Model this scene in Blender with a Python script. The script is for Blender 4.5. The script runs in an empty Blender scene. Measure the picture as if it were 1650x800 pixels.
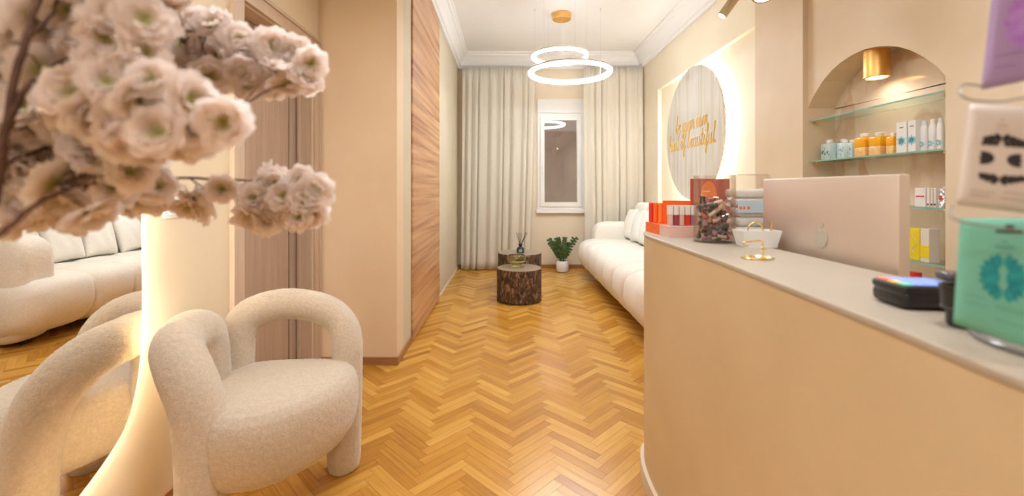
import bpy, bmesh, math, random
from mathutils import Vector, Matrix, noise
PI = math.pi
sc = bpy.context.scene
COL = sc.collection
F = 700.0
def at(px, py, Y):
    return Vector(((px-818)/F*Y, Y, 1.3+(305-py)/F*Y))

# ------------------------------------------------------------------ materials
def nt(name):
    m = bpy.data.materials.new(name); m.use_nodes = True
    return m, m.node_tree, m.node_tree.nodes['Principled BSDF']
def mat(name, c1, c2=None, rough=.5, metal=0, scale=8, stretch=(1,1,1), bump=0, bscale=None, detail=4,
        emit=None, estr=0, spec=.5, lo=.35, hi=.65, trans=0, ior=1.45, sheen=0, alpha=1, coat=0, bdist=.01):
    m, t, b = nt(name); N = t.nodes; L = t.links
    if c2 is None: c2 = tuple(min(1, x*.93) for x in c1)
    tc = N.new('ShaderNodeTexCoord'); mp = N.new('ShaderNodeMapping'); mp.inputs['Scale'].default_value = stretch
    L.new(tc.outputs['Object'], mp.inputs['Vector'])
    n = N.new('ShaderNodeTexNoise'); n.inputs['Scale'].default_value = scale; n.inputs['Detail'].default_value = detail
    L.new(mp.outputs['Vector'], n.inputs['Vector'])
    r = N.new('ShaderNodeValToRGB'); e = r.color_ramp.elements
    e[0].position = lo; e[1].position = hi; e[0].color = (*c1, 1); e[1].color = (*c2, 1)
    L.new(n.outputs['Fac'], r.inputs['Fac']); L.new(r.outputs['Color'], b.inputs['Base Color'])
    b.inputs['Roughness'].default_value = rough; b.inputs['Metallic'].default_value = metal
    b.inputs['Specular IOR Level'].default_value = spec
    b.inputs['IOR'].default_value = ior
    b.inputs['Transmission Weight'].default_value = trans
    b.inputs['Alpha'].default_value = alpha
    b.inputs['Coat Weight'].default_value = coat
    if sheen:
        b.inputs['Sheen Weight'].default_value = sheen; b.inputs['Sheen Roughness'].default_value = .5
    if emit:
        b.inputs['Emission Color'].default_value = (*emit, 1); b.inputs['Emission Strength'].default_value = estr
    if bump:
        n2 = N.new('ShaderNodeTexNoise'); n2.inputs['Scale'].default_value = bscale or scale; n2.inputs['Detail'].default_value = 3
        L.new(mp.outputs['Vector'], n2.inputs['Vector'])
        bp = N.new('ShaderNodeBump'); bp.inputs['Strength'].default_value = bump; bp.inputs['Distance'].default_value = bdist
        L.new(n2.outputs['Fac'], bp.inputs['Height']); L.new(bp.outputs['Normal'], b.inputs['Normal'])
    return m

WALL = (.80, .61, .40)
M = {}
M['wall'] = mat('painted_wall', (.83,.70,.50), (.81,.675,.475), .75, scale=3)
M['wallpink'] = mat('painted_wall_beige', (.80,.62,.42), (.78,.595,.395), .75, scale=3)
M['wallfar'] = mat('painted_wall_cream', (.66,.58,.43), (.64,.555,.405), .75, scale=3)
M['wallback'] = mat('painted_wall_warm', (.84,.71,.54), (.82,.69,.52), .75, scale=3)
M['plaster'] = mat('lime_plaster', (.79,.66,.48), (.73,.58,.39), .6, scale=2.2, detail=7, lo=.3, hi=.72, bump=.08, bscale=9)
M['plaster2'] = mat('lime_plaster_smooth', (.86,.75,.57), (.83,.71,.53), .6, scale=2.2, detail=6, lo=.3, hi=.72)
M['cement'] = mat('microcement', (.70,.545,.335), (.63,.475,.28), .5, scale=2.6, detail=7, lo=.28, hi=.72, bump=.05, bscale=12)
M['cementtop_dim'] = mat('microcement_top_dimmed', (.47,.40,.305), (.44,.37,.28), .45, scale=5, detail=7, lo=.28, hi=.72)  # same microcement as the body, colour darkened to offset strong light from above
M['plinth'] = mat('plinth_white', (.78,.66,.5), rough=.4)
M['ceil'] = mat('ceiling_white', (.90,.88,.86), (.89,.865,.84), .8, scale=2)
M['white'] = mat('white_plastic', (.86,.84,.80), (.84,.82,.78), .35)
M['boucle'] = mat('boucle_wool', (.72,.61,.475), (.64,.535,.405), .95, scale=90, detail=5, lo=.3, hi=.6, bump=.7, bscale=190, sheen=.5, spec=.1, bdist=.004)
M['bouclesofa'] = mat('boucle_sofa', (.90,.84,.75), (.83,.76,.66), .95, scale=80, detail=5, lo=.3, hi=.6, bump=.5, bscale=110, sheen=.4, spec=.1, bdist=.005)
M['linen'] = mat('cushion_linen', (.90,.86,.78), (.86,.81,.73), .9, scale=60, bump=.2, bscale=200, bdist=.002)
def cloth_mat(name,c,tf=.4):
    m, t, b = nt(name); N=t.nodes; L=t.links
    tc=N.new('ShaderNodeTexCoord'); mp=N.new('ShaderNodeMapping'); mp.inputs['Scale'].default_value=(8,8,.4); L.new(tc.outputs['Object'],mp.inputs['Vector'])
    n=N.new('ShaderNodeTexNoise'); n.inputs['Scale'].default_value=30; L.new(mp.outputs['Vector'],n.inputs['Vector'])
    r=N.new('ShaderNodeValToRGB'); e=r.color_ramp.elements; e[0].color=(*c,1); e[1].color=(*[q*.96 for q in c],1); L.new(n.outputs['Fac'],r.inputs['Fac'])
    d=N.new('ShaderNodeBsdfDiffuse'); tl=N.new('ShaderNodeBsdfTranslucent'); mx=N.new('ShaderNodeMixShader'); mx.inputs['Fac'].default_value=tf
    L.new(r.outputs['Color'],d.inputs['Color']); L.new(r.outputs['Color'],tl.inputs['Color'])
    L.new(d.outputs['BSDF'],mx.inputs[1]); L.new(tl.outputs['BSDF'],mx.inputs[2]); L.new(mx.outputs['Shader'],N['Material Output'].inputs['Surface'])
    return m
M['curtain'] = cloth_mat('curtain_linen',(.95,.90,.80))
M['doorwood'] = mat('door_veneer', (.46,.33,.245), (.56,.42,.32), .5, scale=14, stretch=(2.5,2.5,.12), detail=8, lo=.3, hi=.7, bump=.1, bscale=20)
M['casing'] = mat('casing_veneer', (.60,.45,.32), (.68,.52,.38), .45, scale=14, stretch=(2.5,2.5,.12), detail=8, lo=.3, hi=.7)
M['base'] = mat('baseboard_oak', (.42,.20,.08), (.34,.15,.055), .4, scale=10, stretch=(.3,.3,4))
M['basewhite'] = mat('baseboard_pale', (.83,.70,.52), rough=.4)
M['black'] = mat('black_plastic', (.02,.018,.016), (.03,.026,.024), .35, scale=30)
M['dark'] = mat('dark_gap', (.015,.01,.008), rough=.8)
M['gold'] = mat('brushed_gold', (.92,.56,.19), (.86,.50,.15), .42, 1, scale=4, stretch=(1,1,30))
M['goldlight'] = mat('satin_gold', (.93,.72,.36), (.88,.65,.3), .25, 1, scale=20)
M['goldtext'] = mat('gold_acrylic', (.90,.58,.16), (.84,.52,.14), .35, .3, scale=20)
M['spot'] = mat('pale_gold_metal', (.80,.70,.5), (.72,.62,.42), .25, .9, scale=20)
M['chrome'] = mat('chrome', (.8,.78,.75), rough=.2, metal=1)
M['led'] = mat('led_tube', (1,.95,.88), rough=.5, emit=(.86,.95,1.04), estr=25)
M['ledstrip'] = mat('led_strip', (1,.9,.75), rough=.5, emit=(1,.98,.92), estr=22)
M['ledstrip2'] = mat('led_strip_warm_white', (1,.9,.75), rough=.5, emit=(1,.99,.95), estr=32)
M['diffuser'] = mat('fill_lamp_diffuser', (1,.95,.85), rough=.5, emit=(.91,.97,1.06), estr=10.5)  # glow of the added, unseen lamps that fill the front room
M['lens'] = mat('lamp_lens', (1,.9,.7), rough=.5, emit=(1,.96,.9), estr=14)
M['mirror'] = mat('mirror_silver', (.93,.91,.87), (.93,.91,.87), .0, 1)
def glass(name, c, rough=0.0, ior=1.45):
    return mat(name, c, c, rough, trans=1, ior=ior)
M['glass'] = glass('clear_glass', (.93,.97,.95))
M['acryl'] = glass('clear_acrylic', (.97,.97,.96), 0.0, 1.3)
M['amber'] = mat('amber_liquid', (1,.50,.02), (.98,.42,.01), .15, scale=20, spec=.6)
M['peach'] = mat('peach_liquid', (.95,.62,.25), (.9,.5,.2), .2, scale=40, lo=.4, hi=.6)
M['bluebottle'] = mat('pale_blue_plastic', (.60,.74,.74), (.66,.78,.78), .2, scale=30)
M['blueprint'] = mat('blue_print', (.16,.50,.60), (.3,.62,.7), .5, scale=60)
M['glassgreen'] = mat('glass_edge_green', (.30,.52,.42), (.25,.48,.40), .15, scale=20)
M['pinktray'] = mat('pale_pink_card', (.80,.52,.45), (.77,.49,.42), .45)
M['red'] = mat('red_card', (.78,.06,.03), (.72,.05,.03), .35)
M['orangered'] = mat('orange_red_card', (.95,.17,.03), (.92,.13,.02), .35)
M['wine'] = mat('wine_red_card', (.50,.08,.06), (.45,.07,.05), .35)
M['orange'] = mat('orange_glow_print', (1,.26,.04), (.95,.18,.04), .35)
M['cream'] = mat('cream_card', (.84,.76,.66), rough=.5)
M['yellow'] = mat('yellow_card', (.90,.72,.02), (.86,.66,.02), .4)
M['teal'] = mat('mint_foil', (.20,.55,.40), (.18,.51,.38), .4, scale=6)
M['tealdark'] = mat('teal_print', (.0,.22,.26), (.01,.28,.30), .4, scale=60)
M['tealmid'] = mat('teal_print_light', (.01,.29,.31), (.02,.34,.34), .4, scale=60)
M['tealtext'] = mat('teal_text', (.10,.33,.27), rough=.5)
M['purple'] = mat('lilac_foil', (.44,.30,.52), (.41,.28,.50), .4, scale=6)
M['purplemid'] = mat('violet_print', (.40,.16,.56), (.50,.26,.66), .4, scale=90)
M['purpletext'] = mat('violet_text', (.27,.17,.33), rough=.5)
M['pearl'] = mat('pearl_foil', (.74,.65,.57), (.70,.61,.53), .35, scale=8)
M['pearlprint'] = mat('black_print', (.035,.03,.035), rough=.5)
M['pearltext'] = mat('tan_text', (.40,.31,.24), rough=.5)
M['petal'] = mat('blossom_petal', (.93,.73,.68), (.90,.80,.74), .8, scale=14, spec=.1)
M['petal2'] = mat('blossom_centre', (.72,.70,.25), (.80,.76,.40), .8, scale=60)
M['bark2'] = mat('blossom_bark', (.10,.05,.035), (.17,.09,.06), .8, scale=40, bump=.4, bscale=60)
M['leafy'] = mat('plant_leaf', (.03,.09,.03), (.10,.17,.06), .35, scale=25)
M['leafstem'] = mat('plant_stem', (.12,.2,.06), rough=.5)
M['pot'] = mat('white_ceramic', (.86,.84,.80), rough=.3)
M['soil'] = mat('soil', (.05,.03,.02), rough=.9, scale=60)
M['alum'] = mat('monitor_aluminium', (.74,.63,.53), (.72,.61,.51), .42, .6, scale=3)
M['logo'] = mat('monitor_logo', (.68,.62,.54), rough=.3, metal=.6)
M['towel'] = mat('white_towel', (.87,.84,.78), rough=.9, scale=40, bump=.4)
M['bluelabel'] = mat('pale_blue_label', (.48,.60,.68), (.52,.64,.72), .4)
M['foil'] = mat('silver_foil', (.82,.80,.78), (.7,.7,.72), .25, .6, scale=60)
M['screenblue'] = mat('screen_blue', (.10,.18,.6), (.2,.3,.8), .2, scale=120, emit=(.22,.34,.95), estr=.35)
M['screenred'] = mat('key_red', (.8,.12,.06), rough=.3, emit=(.9,.12,.05), estr=.25)
M['screenyel'] = mat('key_yellow', (.9,.55,.05), rough=.3, emit=(.9,.5,.05), estr=.25)
M['screengrn'] = mat('key_green', (.1,.6,.35), rough=.3, emit=(.1,.6,.35), estr=.25)
M['greybtn'] = mat('grey_buttons', (.35,.33,.32), rough=.4)
M['darkgloss'] = mat('dark_grey_gloss', (.10,.085,.08), rough=.12, coat=.5)
M['bowlglass'] = glass('yellow_glass', (.93,.88,.55))
M['bluegrey'] = mat('label_teal_small', (.25,.5,.5), rough=.5)
M['nude'] = mat('nude_plastic', (.75,.48,.38), rough=.3)
M['mauve'] = mat('mauve_plastic', (.42,.18,.27), rough=.25)
M['berry'] = mat('berry_plastic', (.36,.07,.09), rough=.25)
M['greymetal'] = mat('gunmetal', (.10,.10,.10), rough=.3, metal=.5)
M['rack'] = mat('acrylic_rack', (.55,.52,.48), rough=.15, trans=.6)

# marble-like back of the niche
def marble():
    m, t, b = nt('polished_stone'); N=t.nodes; L=t.links
    tc=N.new('ShaderNodeTexCoord'); mp=N.new('ShaderNodeMapping'); mp.inputs['Scale'].default_value=(1,1,.45); L.new(tc.outputs['Object'],mp.inputs['Vector'])
    n=N.new('ShaderNodeTexNoise'); n.inputs['Scale'].default_value=2.4; n.inputs['Detail'].default_value=9; n.inputs['Distortion'].default_value=.5; L.new(mp.outputs['Vector'],n.inputs['Vector'])
    r=N.new('ShaderNodeValToRGB'); e=r.color_ramp.elements; e[0].position=.3; e[0].color=(.74,.60,.45,1); e[1].position=.7; e[1].color=(.70,.61,.50,1)
    x=e.new(.5); x.color=(.80,.68,.53,1); x=e.new(.535); x.color=(.68,.49,.34,1); x=e.new(.60); x.color=(.74,.62,.48,1)
    L.new(n.outputs['Fac'],r.inputs['Fac']); L.new(r.outputs['Color'],b.inputs['Base Color']); b.inputs['Roughness'].default_value=.12
    return m
M['marble']=marble()
def disc_mat():
    m, t, b = nt('pale_wood_grain'); N=t.nodes; L=t.links
    tc=N.new('ShaderNodeTexCoord'); mp=N.new('ShaderNodeMapping'); mp.inputs['Scale'].default_value=(1,6,.35); L.new(tc.outputs['Object'],mp.inputs['Vector'])
    n=N.new('ShaderNodeTexNoise'); n.inputs['Scale'].default_value=2.2; n.inputs['Detail'].default_value=6; n.inputs['Distortion'].default_value=.6; L.new(mp.outputs['Vector'],n.inputs['Vector'])
    r=N.new('ShaderNodeValToRGB'); e=r.color_ramp.elements; e[0].position=.3; e[0].color=(.50,.43,.35,1); e[1].position=.7; e[1].color=(.57,.50,.43,1)
    x=e.new(.45); x.color=(.61,.56,.50,1); x=e.new(.6); x.color=(.51,.45,.33,1)
    L.new(n.outputs['Fac'],r.inputs['Fac']); L.new(r.outputs['Color'],b.inputs['Base Color']); b.inputs['Roughness'].default_value=.45
    return m
M['disc']=disc_mat()
def panel_mat():
    m, t, b = nt('zebrano_panel'); N=t.nodes; L=t.links
    tc=N.new('ShaderNodeTexCoord'); mp=N.new('ShaderNodeMapping'); mp.inputs['Scale'].default_value=(1,.22,7); L.new(tc.outputs['Object'],mp.inputs['Vector'])
    n=N.new('ShaderNodeTexNoise'); n.inputs['Scale'].default_value=2.6; n.inputs['Detail'].default_value=8; n.inputs['Distortion'].default_value=.35; L.new(mp.outputs['Vector'],n.inputs['Vector'])
    r=N.new('ShaderNodeValToRGB'); e=r.color_ramp.elements; e[0].position=.3; e[0].color=(.36,.15,.065,1); e[1].position=.72; e[1].color=(.74,.46,.25,1)
    x=e.new(.5); x.color=(.58,.31,.15,1)
    L.new(n.outputs['Fac'],r.inputs['Fac']); L.new(r.outputs['Color'],b.inputs['Base Color']); b.inputs['Roughness'].default_value=.35
    return m
M['panel']=panel_mat()
def bark_mat():
    m, t, b = nt('stump_bark'); N=t.nodes; L=t.links
    tc=N.new('ShaderNodeTexCoord'); mp=N.new('ShaderNodeMapping'); mp.inputs['Scale'].default_value=(1,1,.55); L.new(tc.outputs['Object'],mp.inputs['Vector'])
    n=N.new('ShaderNodeTexNoise'); n.inputs['Scale'].default_value=24; n.inputs['Detail'].default_value=8; n.inputs['Distortion'].default_value=1.2; L.new(mp.outputs['Vector'],n.inputs['Vector'])
    r=N.new('ShaderNodeValToRGB'); e=r.color_ramp.elements; e[0].position=.36; e[0].color=(.030,.018,.012,1); e[1].position=.68; e[1].color=(.34,.20,.12,1)
    x=e.new(.52); x.color=(.10,.055,.03,1)
    L.new(n.outputs['Fac'],r.inputs['Fac']); L.new(r.outputs['Color'],b.inputs['Base Color']); b.inputs['Roughness'].default_value=.7
    bp=N.new('ShaderNodeBump'); bp.inputs['Strength'].default_value=.8; bp.inputs['Distance'].default_value=.02; L.new(n.outputs['Fac'],bp.inputs['Height']); L.new(bp.outputs['Normal'],b.inputs['Normal'])
    return m
M['bark']=bark_mat()
def top_mat():
    m, t, b = nt('stump_rings'); N=t.nodes; L=t.links
    tc=N.new('ShaderNodeTexCoord')
    w=N.new('ShaderNodeTexWave'); w.wave_type='RINGS'; w.rings_direction='Z'; w.inputs['Scale'].default_value=22; w.inputs['Distortion'].default_value=2.5; L.new(tc.outputs['Object'],w.inputs['Vector'])
    r=N.new('ShaderNodeValToRGB'); e=r.color_ramp.elements; e[0].color=(.27,.19,.12,1); e[1].color=(.36,.27,.19,1)
    L.new(w.outputs['Fac'],r.inputs['Fac']); L.new(r.outputs['Color'],b.inputs['Base Color']); b.inputs['Roughness'].default_value=.3
    return m
M['ringtop']=top_mat()
def floor_mat():
    m, t, b = nt('oak_parquet'); N=t.nodes; L=t.links
    at_=N.new('ShaderNodeAttribute'); at_.attribute_name='tone'
    uv=N.new('ShaderNodeUVMap'); mp=N.new('ShaderNodeMapping'); mp.inputs['Scale'].default_value=(3,45,1); L.new(uv.outputs['UV'],mp.inputs['Vector'])
    n=N.new('ShaderNodeTexNoise'); n.inputs['Scale'].default_value=1.6; n.inputs['Detail'].default_value=6; n.inputs['Distortion'].default_value=.4; L.new(mp.outputs['Vector'],n.inputs['Vector'])
    ad=N.new('ShaderNodeMath'); ad.operation='MULTIPLY_ADD'; L.new(n.outputs['Fac'],ad.inputs[0]); ad.inputs[1].default_value=.55; L.new(at_.outputs['Fac'],ad.inputs[2])
    r=N.new('ShaderNodeValToRGB'); e=r.color_ramp.elements; e[0].position=.2; e[0].color=(.40,.155,.018,1); e[1].position=1; e[1].color=(.80,.45,.095,1)
    x=e.new(.52); x.color=(.58,.27,.036,1)
    L.new(ad.outputs[0],r.inputs['Fac']); L.new(r.outputs['Color'],b.inputs['Base Color'])
    b.inputs['Roughness'].default_value=.22
    n2=N.new('ShaderNodeTexNoise'); n2.inputs['Scale'].default_value=1.3; tc=N.new('ShaderNodeTexCoord'); L.new(tc.outputs['Object'],n2.inputs['Vector'])
    mr=N.new('ShaderNodeMapRange'); mr.inputs['To Min'].default_value=.16; mr.inputs['To Max'].default_value=.32; L.new(n2.outputs['Fac'],mr.inputs['Value']); L.new(mr.outputs['Result'],b.inputs['Roughness'])
    return m
M['floor']=floor_mat()
def pane_mat():
    m, t, b = nt('window_pane'); N=t.nodes; L=t.links
    b.inputs['Base Color'].default_value=(.8,.8,.8,1); b.inputs['Roughness'].default_value=.02
    g=N.new('ShaderNodeBsdfGlossy'); g.inputs['Roughness'].default_value=.02; g.inputs['Color'].default_value=(1,1,1,1)
    tr=N.new('ShaderNodeBsdfTransparent'); mx=N.new('ShaderNodeMixShader'); fr=N.new('ShaderNodeFresnel'); fr.inputs['IOR'].default_value=1.9
    L.new(fr.outputs['Fac'],mx.inputs['Fac']); L.new(tr.outputs['BSDF'],mx.inputs[1]); L.new(g.outputs['BSDF'],mx.inputs[2])
    L.new(mx.outputs['Shader'],N['Material Output'].inputs['Surface'])
    return m
M['pane']=pane_mat()
def thin_clear(name, col, fac=.12, rough=.03):
    # thin clear plastic: mostly see-through with a sheen
    m, t, b = nt(name); N=t.nodes; L=t.links
    g=N.new('ShaderNodeBsdfGlossy'); g.inputs['Roughness'].default_value=rough
    tr=N.new('ShaderNodeBsdfTransparent'); tr.inputs['Color'].default_value=(*col,1)
    mx=N.new('ShaderNodeMixShader'); fr=N.new('ShaderNodeLayerWeight'); fr.inputs['Blend'].default_value=.25
    ma=N.new('ShaderNodeMath'); ma.operation='MULTIPLY_ADD'; L.new(fr.outputs['Fresnel'],ma.inputs[0]); ma.inputs[1].default_value=.3; ma.inputs[2].default_value=fac
    L.new(ma.outputs[0],mx.inputs['Fac']); L.new(tr.outputs['BSDF'],mx.inputs[1]); L.new(g.outputs['BSDF'],mx.inputs[2])
    L.new(mx.outputs['Shader'],N['Material Output'].inputs['Surface'])
    return m
M['clear']=thin_clear('clear_plastic_sheet',(.97,.96,.94),.05)
M['shelf']=thin_clear('shelf_glass',(.90,.97,.94),.08)
def petal_mat():
    m, t, b = nt('cherry_petal'); N=t.nodes; L=t.links
    tc=N.new('ShaderNodeTexCoord'); le=N.new('ShaderNodeVectorMath'); le.operation='LENGTH'
    # object coordinates: distance from the flower's own centre gives the green-yellow heart
    a=N.new('ShaderNodeAttribute'); a.attribute_name='heart'
    r=N.new('ShaderNodeValToRGB'); e=r.color_ramp.elements; e[0].position=0; e[0].color=(.66,.66,.22,1); e[1].position=1; e[1].color=(1,.92,.87,1)
    x=e.new(.22); x.color=(.84,.78,.45,1); x=e.new(.5); x.color=(.98,.89,.82,1)
    L.new(a.outputs['Fac'],r.inputs['Fac'])
    d=N.new('ShaderNodeBsdfDiffuse'); tl=N.new('ShaderNodeBsdfTranslucent'); mx=N.new('ShaderNodeMixShader'); mx.inputs['Fac'].default_value=.68
    L.new(r.outputs['Color'],d.inputs['Color']); L.new(r.outputs['Color'],tl.inputs['Color'])
    L.new(d.outputs['BSDF'],mx.inputs[1]); L.new(tl.outputs['BSDF'],mx.inputs[2]); L.new(mx.outputs['Shader'],N['Material Output'].inputs['Surface'])
    return m
M['cherry']=petal_mat()

# ------------------------------------------------------------------ mesh builders
class MB:
    def __init__(s): s.bm = bmesh.new(); s.mi = 0
    def box(s, c, d, bev=0, rot=None, seg=2):
        r = bmesh.ops.create_cube(s.bm, size=1)
        vs = r['verts']; bmesh.ops.scale(s.bm, vec=Vector(d), verts=vs)
        if bev:
            es = list({e for v in vs for e in v.link_edges})
            b = bmesh.ops.bevel(s.bm, geom=es, offset=bev, segments=seg, affect='EDGES', profile=.5)
            vs = list({v for f in b['faces'] for v in f.verts} | {v for v in vs if v.is_valid})
            # all verts connected
            seen=set(vs); st=list(vs)
            while st:
                v=st.pop()
                for e in v.link_edges:
                    o=e.other_vert(v)
                    if o not in seen: seen.add(o); st.append(o)
            vs=list(seen)
        if rot: bmesh.ops.rotate(s.bm, cent=(0,0,0), matrix=rot.to_matrix() if hasattr(rot,'to_matrix') else rot, verts=vs)
        bmesh.ops.translate(s.bm, vec=Vector(c), verts=vs)
        s._mi(vs); return s
    def _mi(s, vs):
        if s.mi:
            for f in {f for v in vs for f in v.link_faces}: f.material_index = s.mi
    def b2(s, x0,x1,y0,y1,z0,z1, bev=0):
        return s.box(((x0+x1)/2,(y0+y1)/2,(z0+z1)/2),(abs(x1-x0),abs(y1-y0),abs(z1-z0)),bev)
    def lathe(s, prof, c=(0,0,0), n=32, rot=None, sx=1, sy=1):
        rings=[]
        for r,z in prof:
            if r<=1e-6: rings.append([s.bm.verts.new((0,0,z))])
            else: rings.append([s.bm.verts.new((r*sx*math.cos(2*PI*i/n), r*sy*math.sin(2*PI*i/n), z)) for i in range(n)])
        for a,b in zip(rings,rings[1:]):
            for i in range(n):
                j=(i+1)%n
                if len(a)==1 and len(b)==1: break
                if len(a)==1: s.bm.faces.new((a[0],b[j],b[i]))
                elif len(b)==1: s.bm.faces.new((a[i],a[j],b[0]))
                else: s.bm.faces.new((a[i],a[j],b[j],b[i]))
        vs=[v for r in rings for v in r]
        if rot is not None: bmesh.ops.rotate(s.bm, cent=(0,0,0), matrix=rot, verts=vs)
        bmesh.ops.translate(s.bm, vec=Vector(c), verts=vs)
        s._mi(vs); return s
    def cyl(s, c, r, h, n=32, rot=None, r2=None, bev=0):
        r2 = r if r2 is None else r2
        if bev: prof=[(0,0),(r-bev,0),(r,bev),(r2,h-bev),(r2-bev,h),(0,h)]
        else: prof=[(0,0),(r,0),(r2,h),(0,h)]
        return s.lathe(prof,c,n,rot)
    def tube(s, pts, rad, n=10, closed=False, cap='flat', smooth=0, flat=1):
        pts=[Vector(p) for p in pts]
        if not hasattr(rad,'__len__'): rad=[rad]*len(pts)
        if smooth: pts,rad=crom(pts,list(rad),smooth,closed)
        m=len(pts); T=[]
        for i in range(m):
            if closed: t=pts[(i+1)%m]-pts[i-1]
            else: t=pts[min(i+1,m-1)]-pts[max(i-1,0)]
            T.append(t.normalized())
        up=Vector((0,0,1)) if abs(T[0].z)<.9 else Vector((0,1,0))
        nrm=(up-T[0]*up.dot(T[0])).normalized(); rings=[]
        for i in range(m):
            nrm=(nrm-T[i]*nrm.dot(T[i])).normalized(); bi=T[i].cross(nrm)
            rings.append([s.bm.verts.new(pts[i]+(nrm*math.cos(2*PI*k/n)+bi*math.sin(2*PI*k/n)*flat)*rad[i]) for k in range(n)])
        prs=list(zip(rings,rings[1:]))+([(rings[-1],rings[0])] if closed else [])
        for a,b in prs:
            for k in range(n):
                j=(k+1)%n; s.bm.faces.new((a[k],a[j],b[j],b[k]))
        if not closed:
            s.bm.faces.new(rings[0][::-1]); s.bm.faces.new(rings[-1])
        s._mi([v for r in rings for v in r])
        return s
    def prism(s, poly, fn, d0, d1):
        # poly 2-D outline, fn(u,v,d)->xyz
        a=[s.bm.verts.new(fn(u,v,d0)) for u,v in poly]; b=[s.bm.verts.new(fn(u,v,d1)) for u,v in poly]
        s.bm.faces.new(a[::-1]); s.bm.faces.new(b); n=len(poly)
        for i in range(n): s.bm.faces.new((a[i],a[(i+1)%n],b[(i+1)%n],b[i]))
        s._mi(a+b); return s
    def quadgrid(s, fn, nu, nv, closeu=False):
        g=[[s.bm.verts.new(fn(i,j)) for j in range(nv)] for i in range(nu)]
        for i in range(nu if closeu else nu-1):
            for j in range(nv-1):
                k=(i+1)%nu
                s.bm.faces.new((g[i][j],g[k][j],g[k][j+1],g[i][j+1]))
        return g
    def superell(s, c, d, e=.35, rot=None, nu=40, nv=24):
        def pw(x,p): return math.copysign(abs(x)**p,x)
        vs=[]; rings=[]
        for j in range(nv+1):
            ph=-PI/2+PI*j/nv
            if j in(0,nv): rings.append([s.bm.verts.new((0,0,pw(math.sin(ph),e)*d[2]/2))]); continue
            rings.append([s.bm.verts.new((pw(math.cos(ph),e)*pw(math.cos(2*PI*i/nu),e)*d[0]/2, pw(math.cos(ph),e)*pw(math.sin(2*PI*i/nu),e)*d[1]/2, pw(math.sin(ph),e)*d[2]/2)) for i in range(nu)])
        for a,b in zip(rings,rings[1:]):
            for i in range(nu):
                j=(i+1)%nu
                if len(a)==1: s.bm.faces.new((a[0],b[j],b[i]))
                elif len(b)==1: s.bm.faces.new((a[i],a[j],b[0]))
                else: s.bm.faces.new((a[i],a[j],b[j],b[i]))
        vs=[v for r in rings for v in r]
        if rot is not None: bmesh.ops.rotate(s.bm, cent=(0,0,0), matrix=rot, verts=vs)
        bmesh.ops.translate(s.bm, vec=Vector(c), verts=vs); s._mi(vs); return s
    def build(s, name, mats, parent=None, smooth=False, loc=None, sub=0, angle=None):
        bmesh.ops.recalc_face_normals(s.bm, faces=s.bm.faces[:])
        me=bpy.data.meshes.new(name)
        if loc is not None: bmesh.ops.translate(s.bm, vec=-Vector(loc), verts=s.bm.verts[:])
        s.bm.to_mesh(me); s.bm.free()
        if not isinstance(mats,(list,tuple)): mats=[mats]
        for m in mats: me.materials.append(m if not isinstance(m,str) else M[m])
        o=bpy.data.objects.new(name,me); COL.objects.link(o)
        if smooth:
            me.shade_smooth()
            if angle: me.set_sharp_from_angle(angle=math.radians(angle))
        if loc is not None: o.location=loc
        if parent is not None: par(o,parent)
        if sub:
            md=o.modifiers.new('sub','SUBSURF'); md.levels=sub; md.render_levels=sub
        return o
def par(o,p):
    # meshes are authored in world space unless parent stands at the origin: keep them where they are
    o.parent=p
    pl=Vector(p.location)
    if p.parent: pl=pl+Vector(p.parent.location)
    o.location=Vector(o.location)-pl if not o.get('local') else o.location
def crom(P,R,k,closed=False):
    n=len(P); out=[]; ro=[]
    rng=range(n) if closed else range(n-1)
    for i in rng:
        g=lambda q:(P[q%n] if closed else P[max(0,min(n-1,q))])
        p0,p1,p2,p3=g(i-1),g(i),g(i+1),g(i+2); r1=R[i]; r2=R[(i+1)%n]
        for s_ in range(k):
            t=s_/k
            out.append(.5*((2*p1)+(-p0+p2)*t+(2*p0-5*p1+4*p2-p3)*t*t+(-p0+3*p1-3*p2+p3)*t**3)); ro.append(r1+(r2-r1)*t)
    if not closed: out.append(P[-1]); ro.append(R[-1])
    return out,ro
def struct(o): o['kind']='structure'; return o
def tag(o,label,cat,group=None):
    o['label']=label; o['category']=cat
    if group: o['group']=group
    return o
def thing(name,label,cat,loc,group=None):
    o=bpy.data.objects.new(name,None); COL.objects.link(o); o.location=loc; o.empty_display_size=.1
    return tag(o,label,cat,group)
def copy_tree(o,dloc=None,parent=None):
    c=o.copy(); COL.objects.link(c)
    if parent is not None: c.parent=parent
    for ch in [x for x in bpy.data.objects if x.parent==o]: copy_tree(ch,None,c)
    return c

H=3.52; HL=2.80; XL=-1.40; XN=-.818; YN=3.21; YF=7.15
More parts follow.
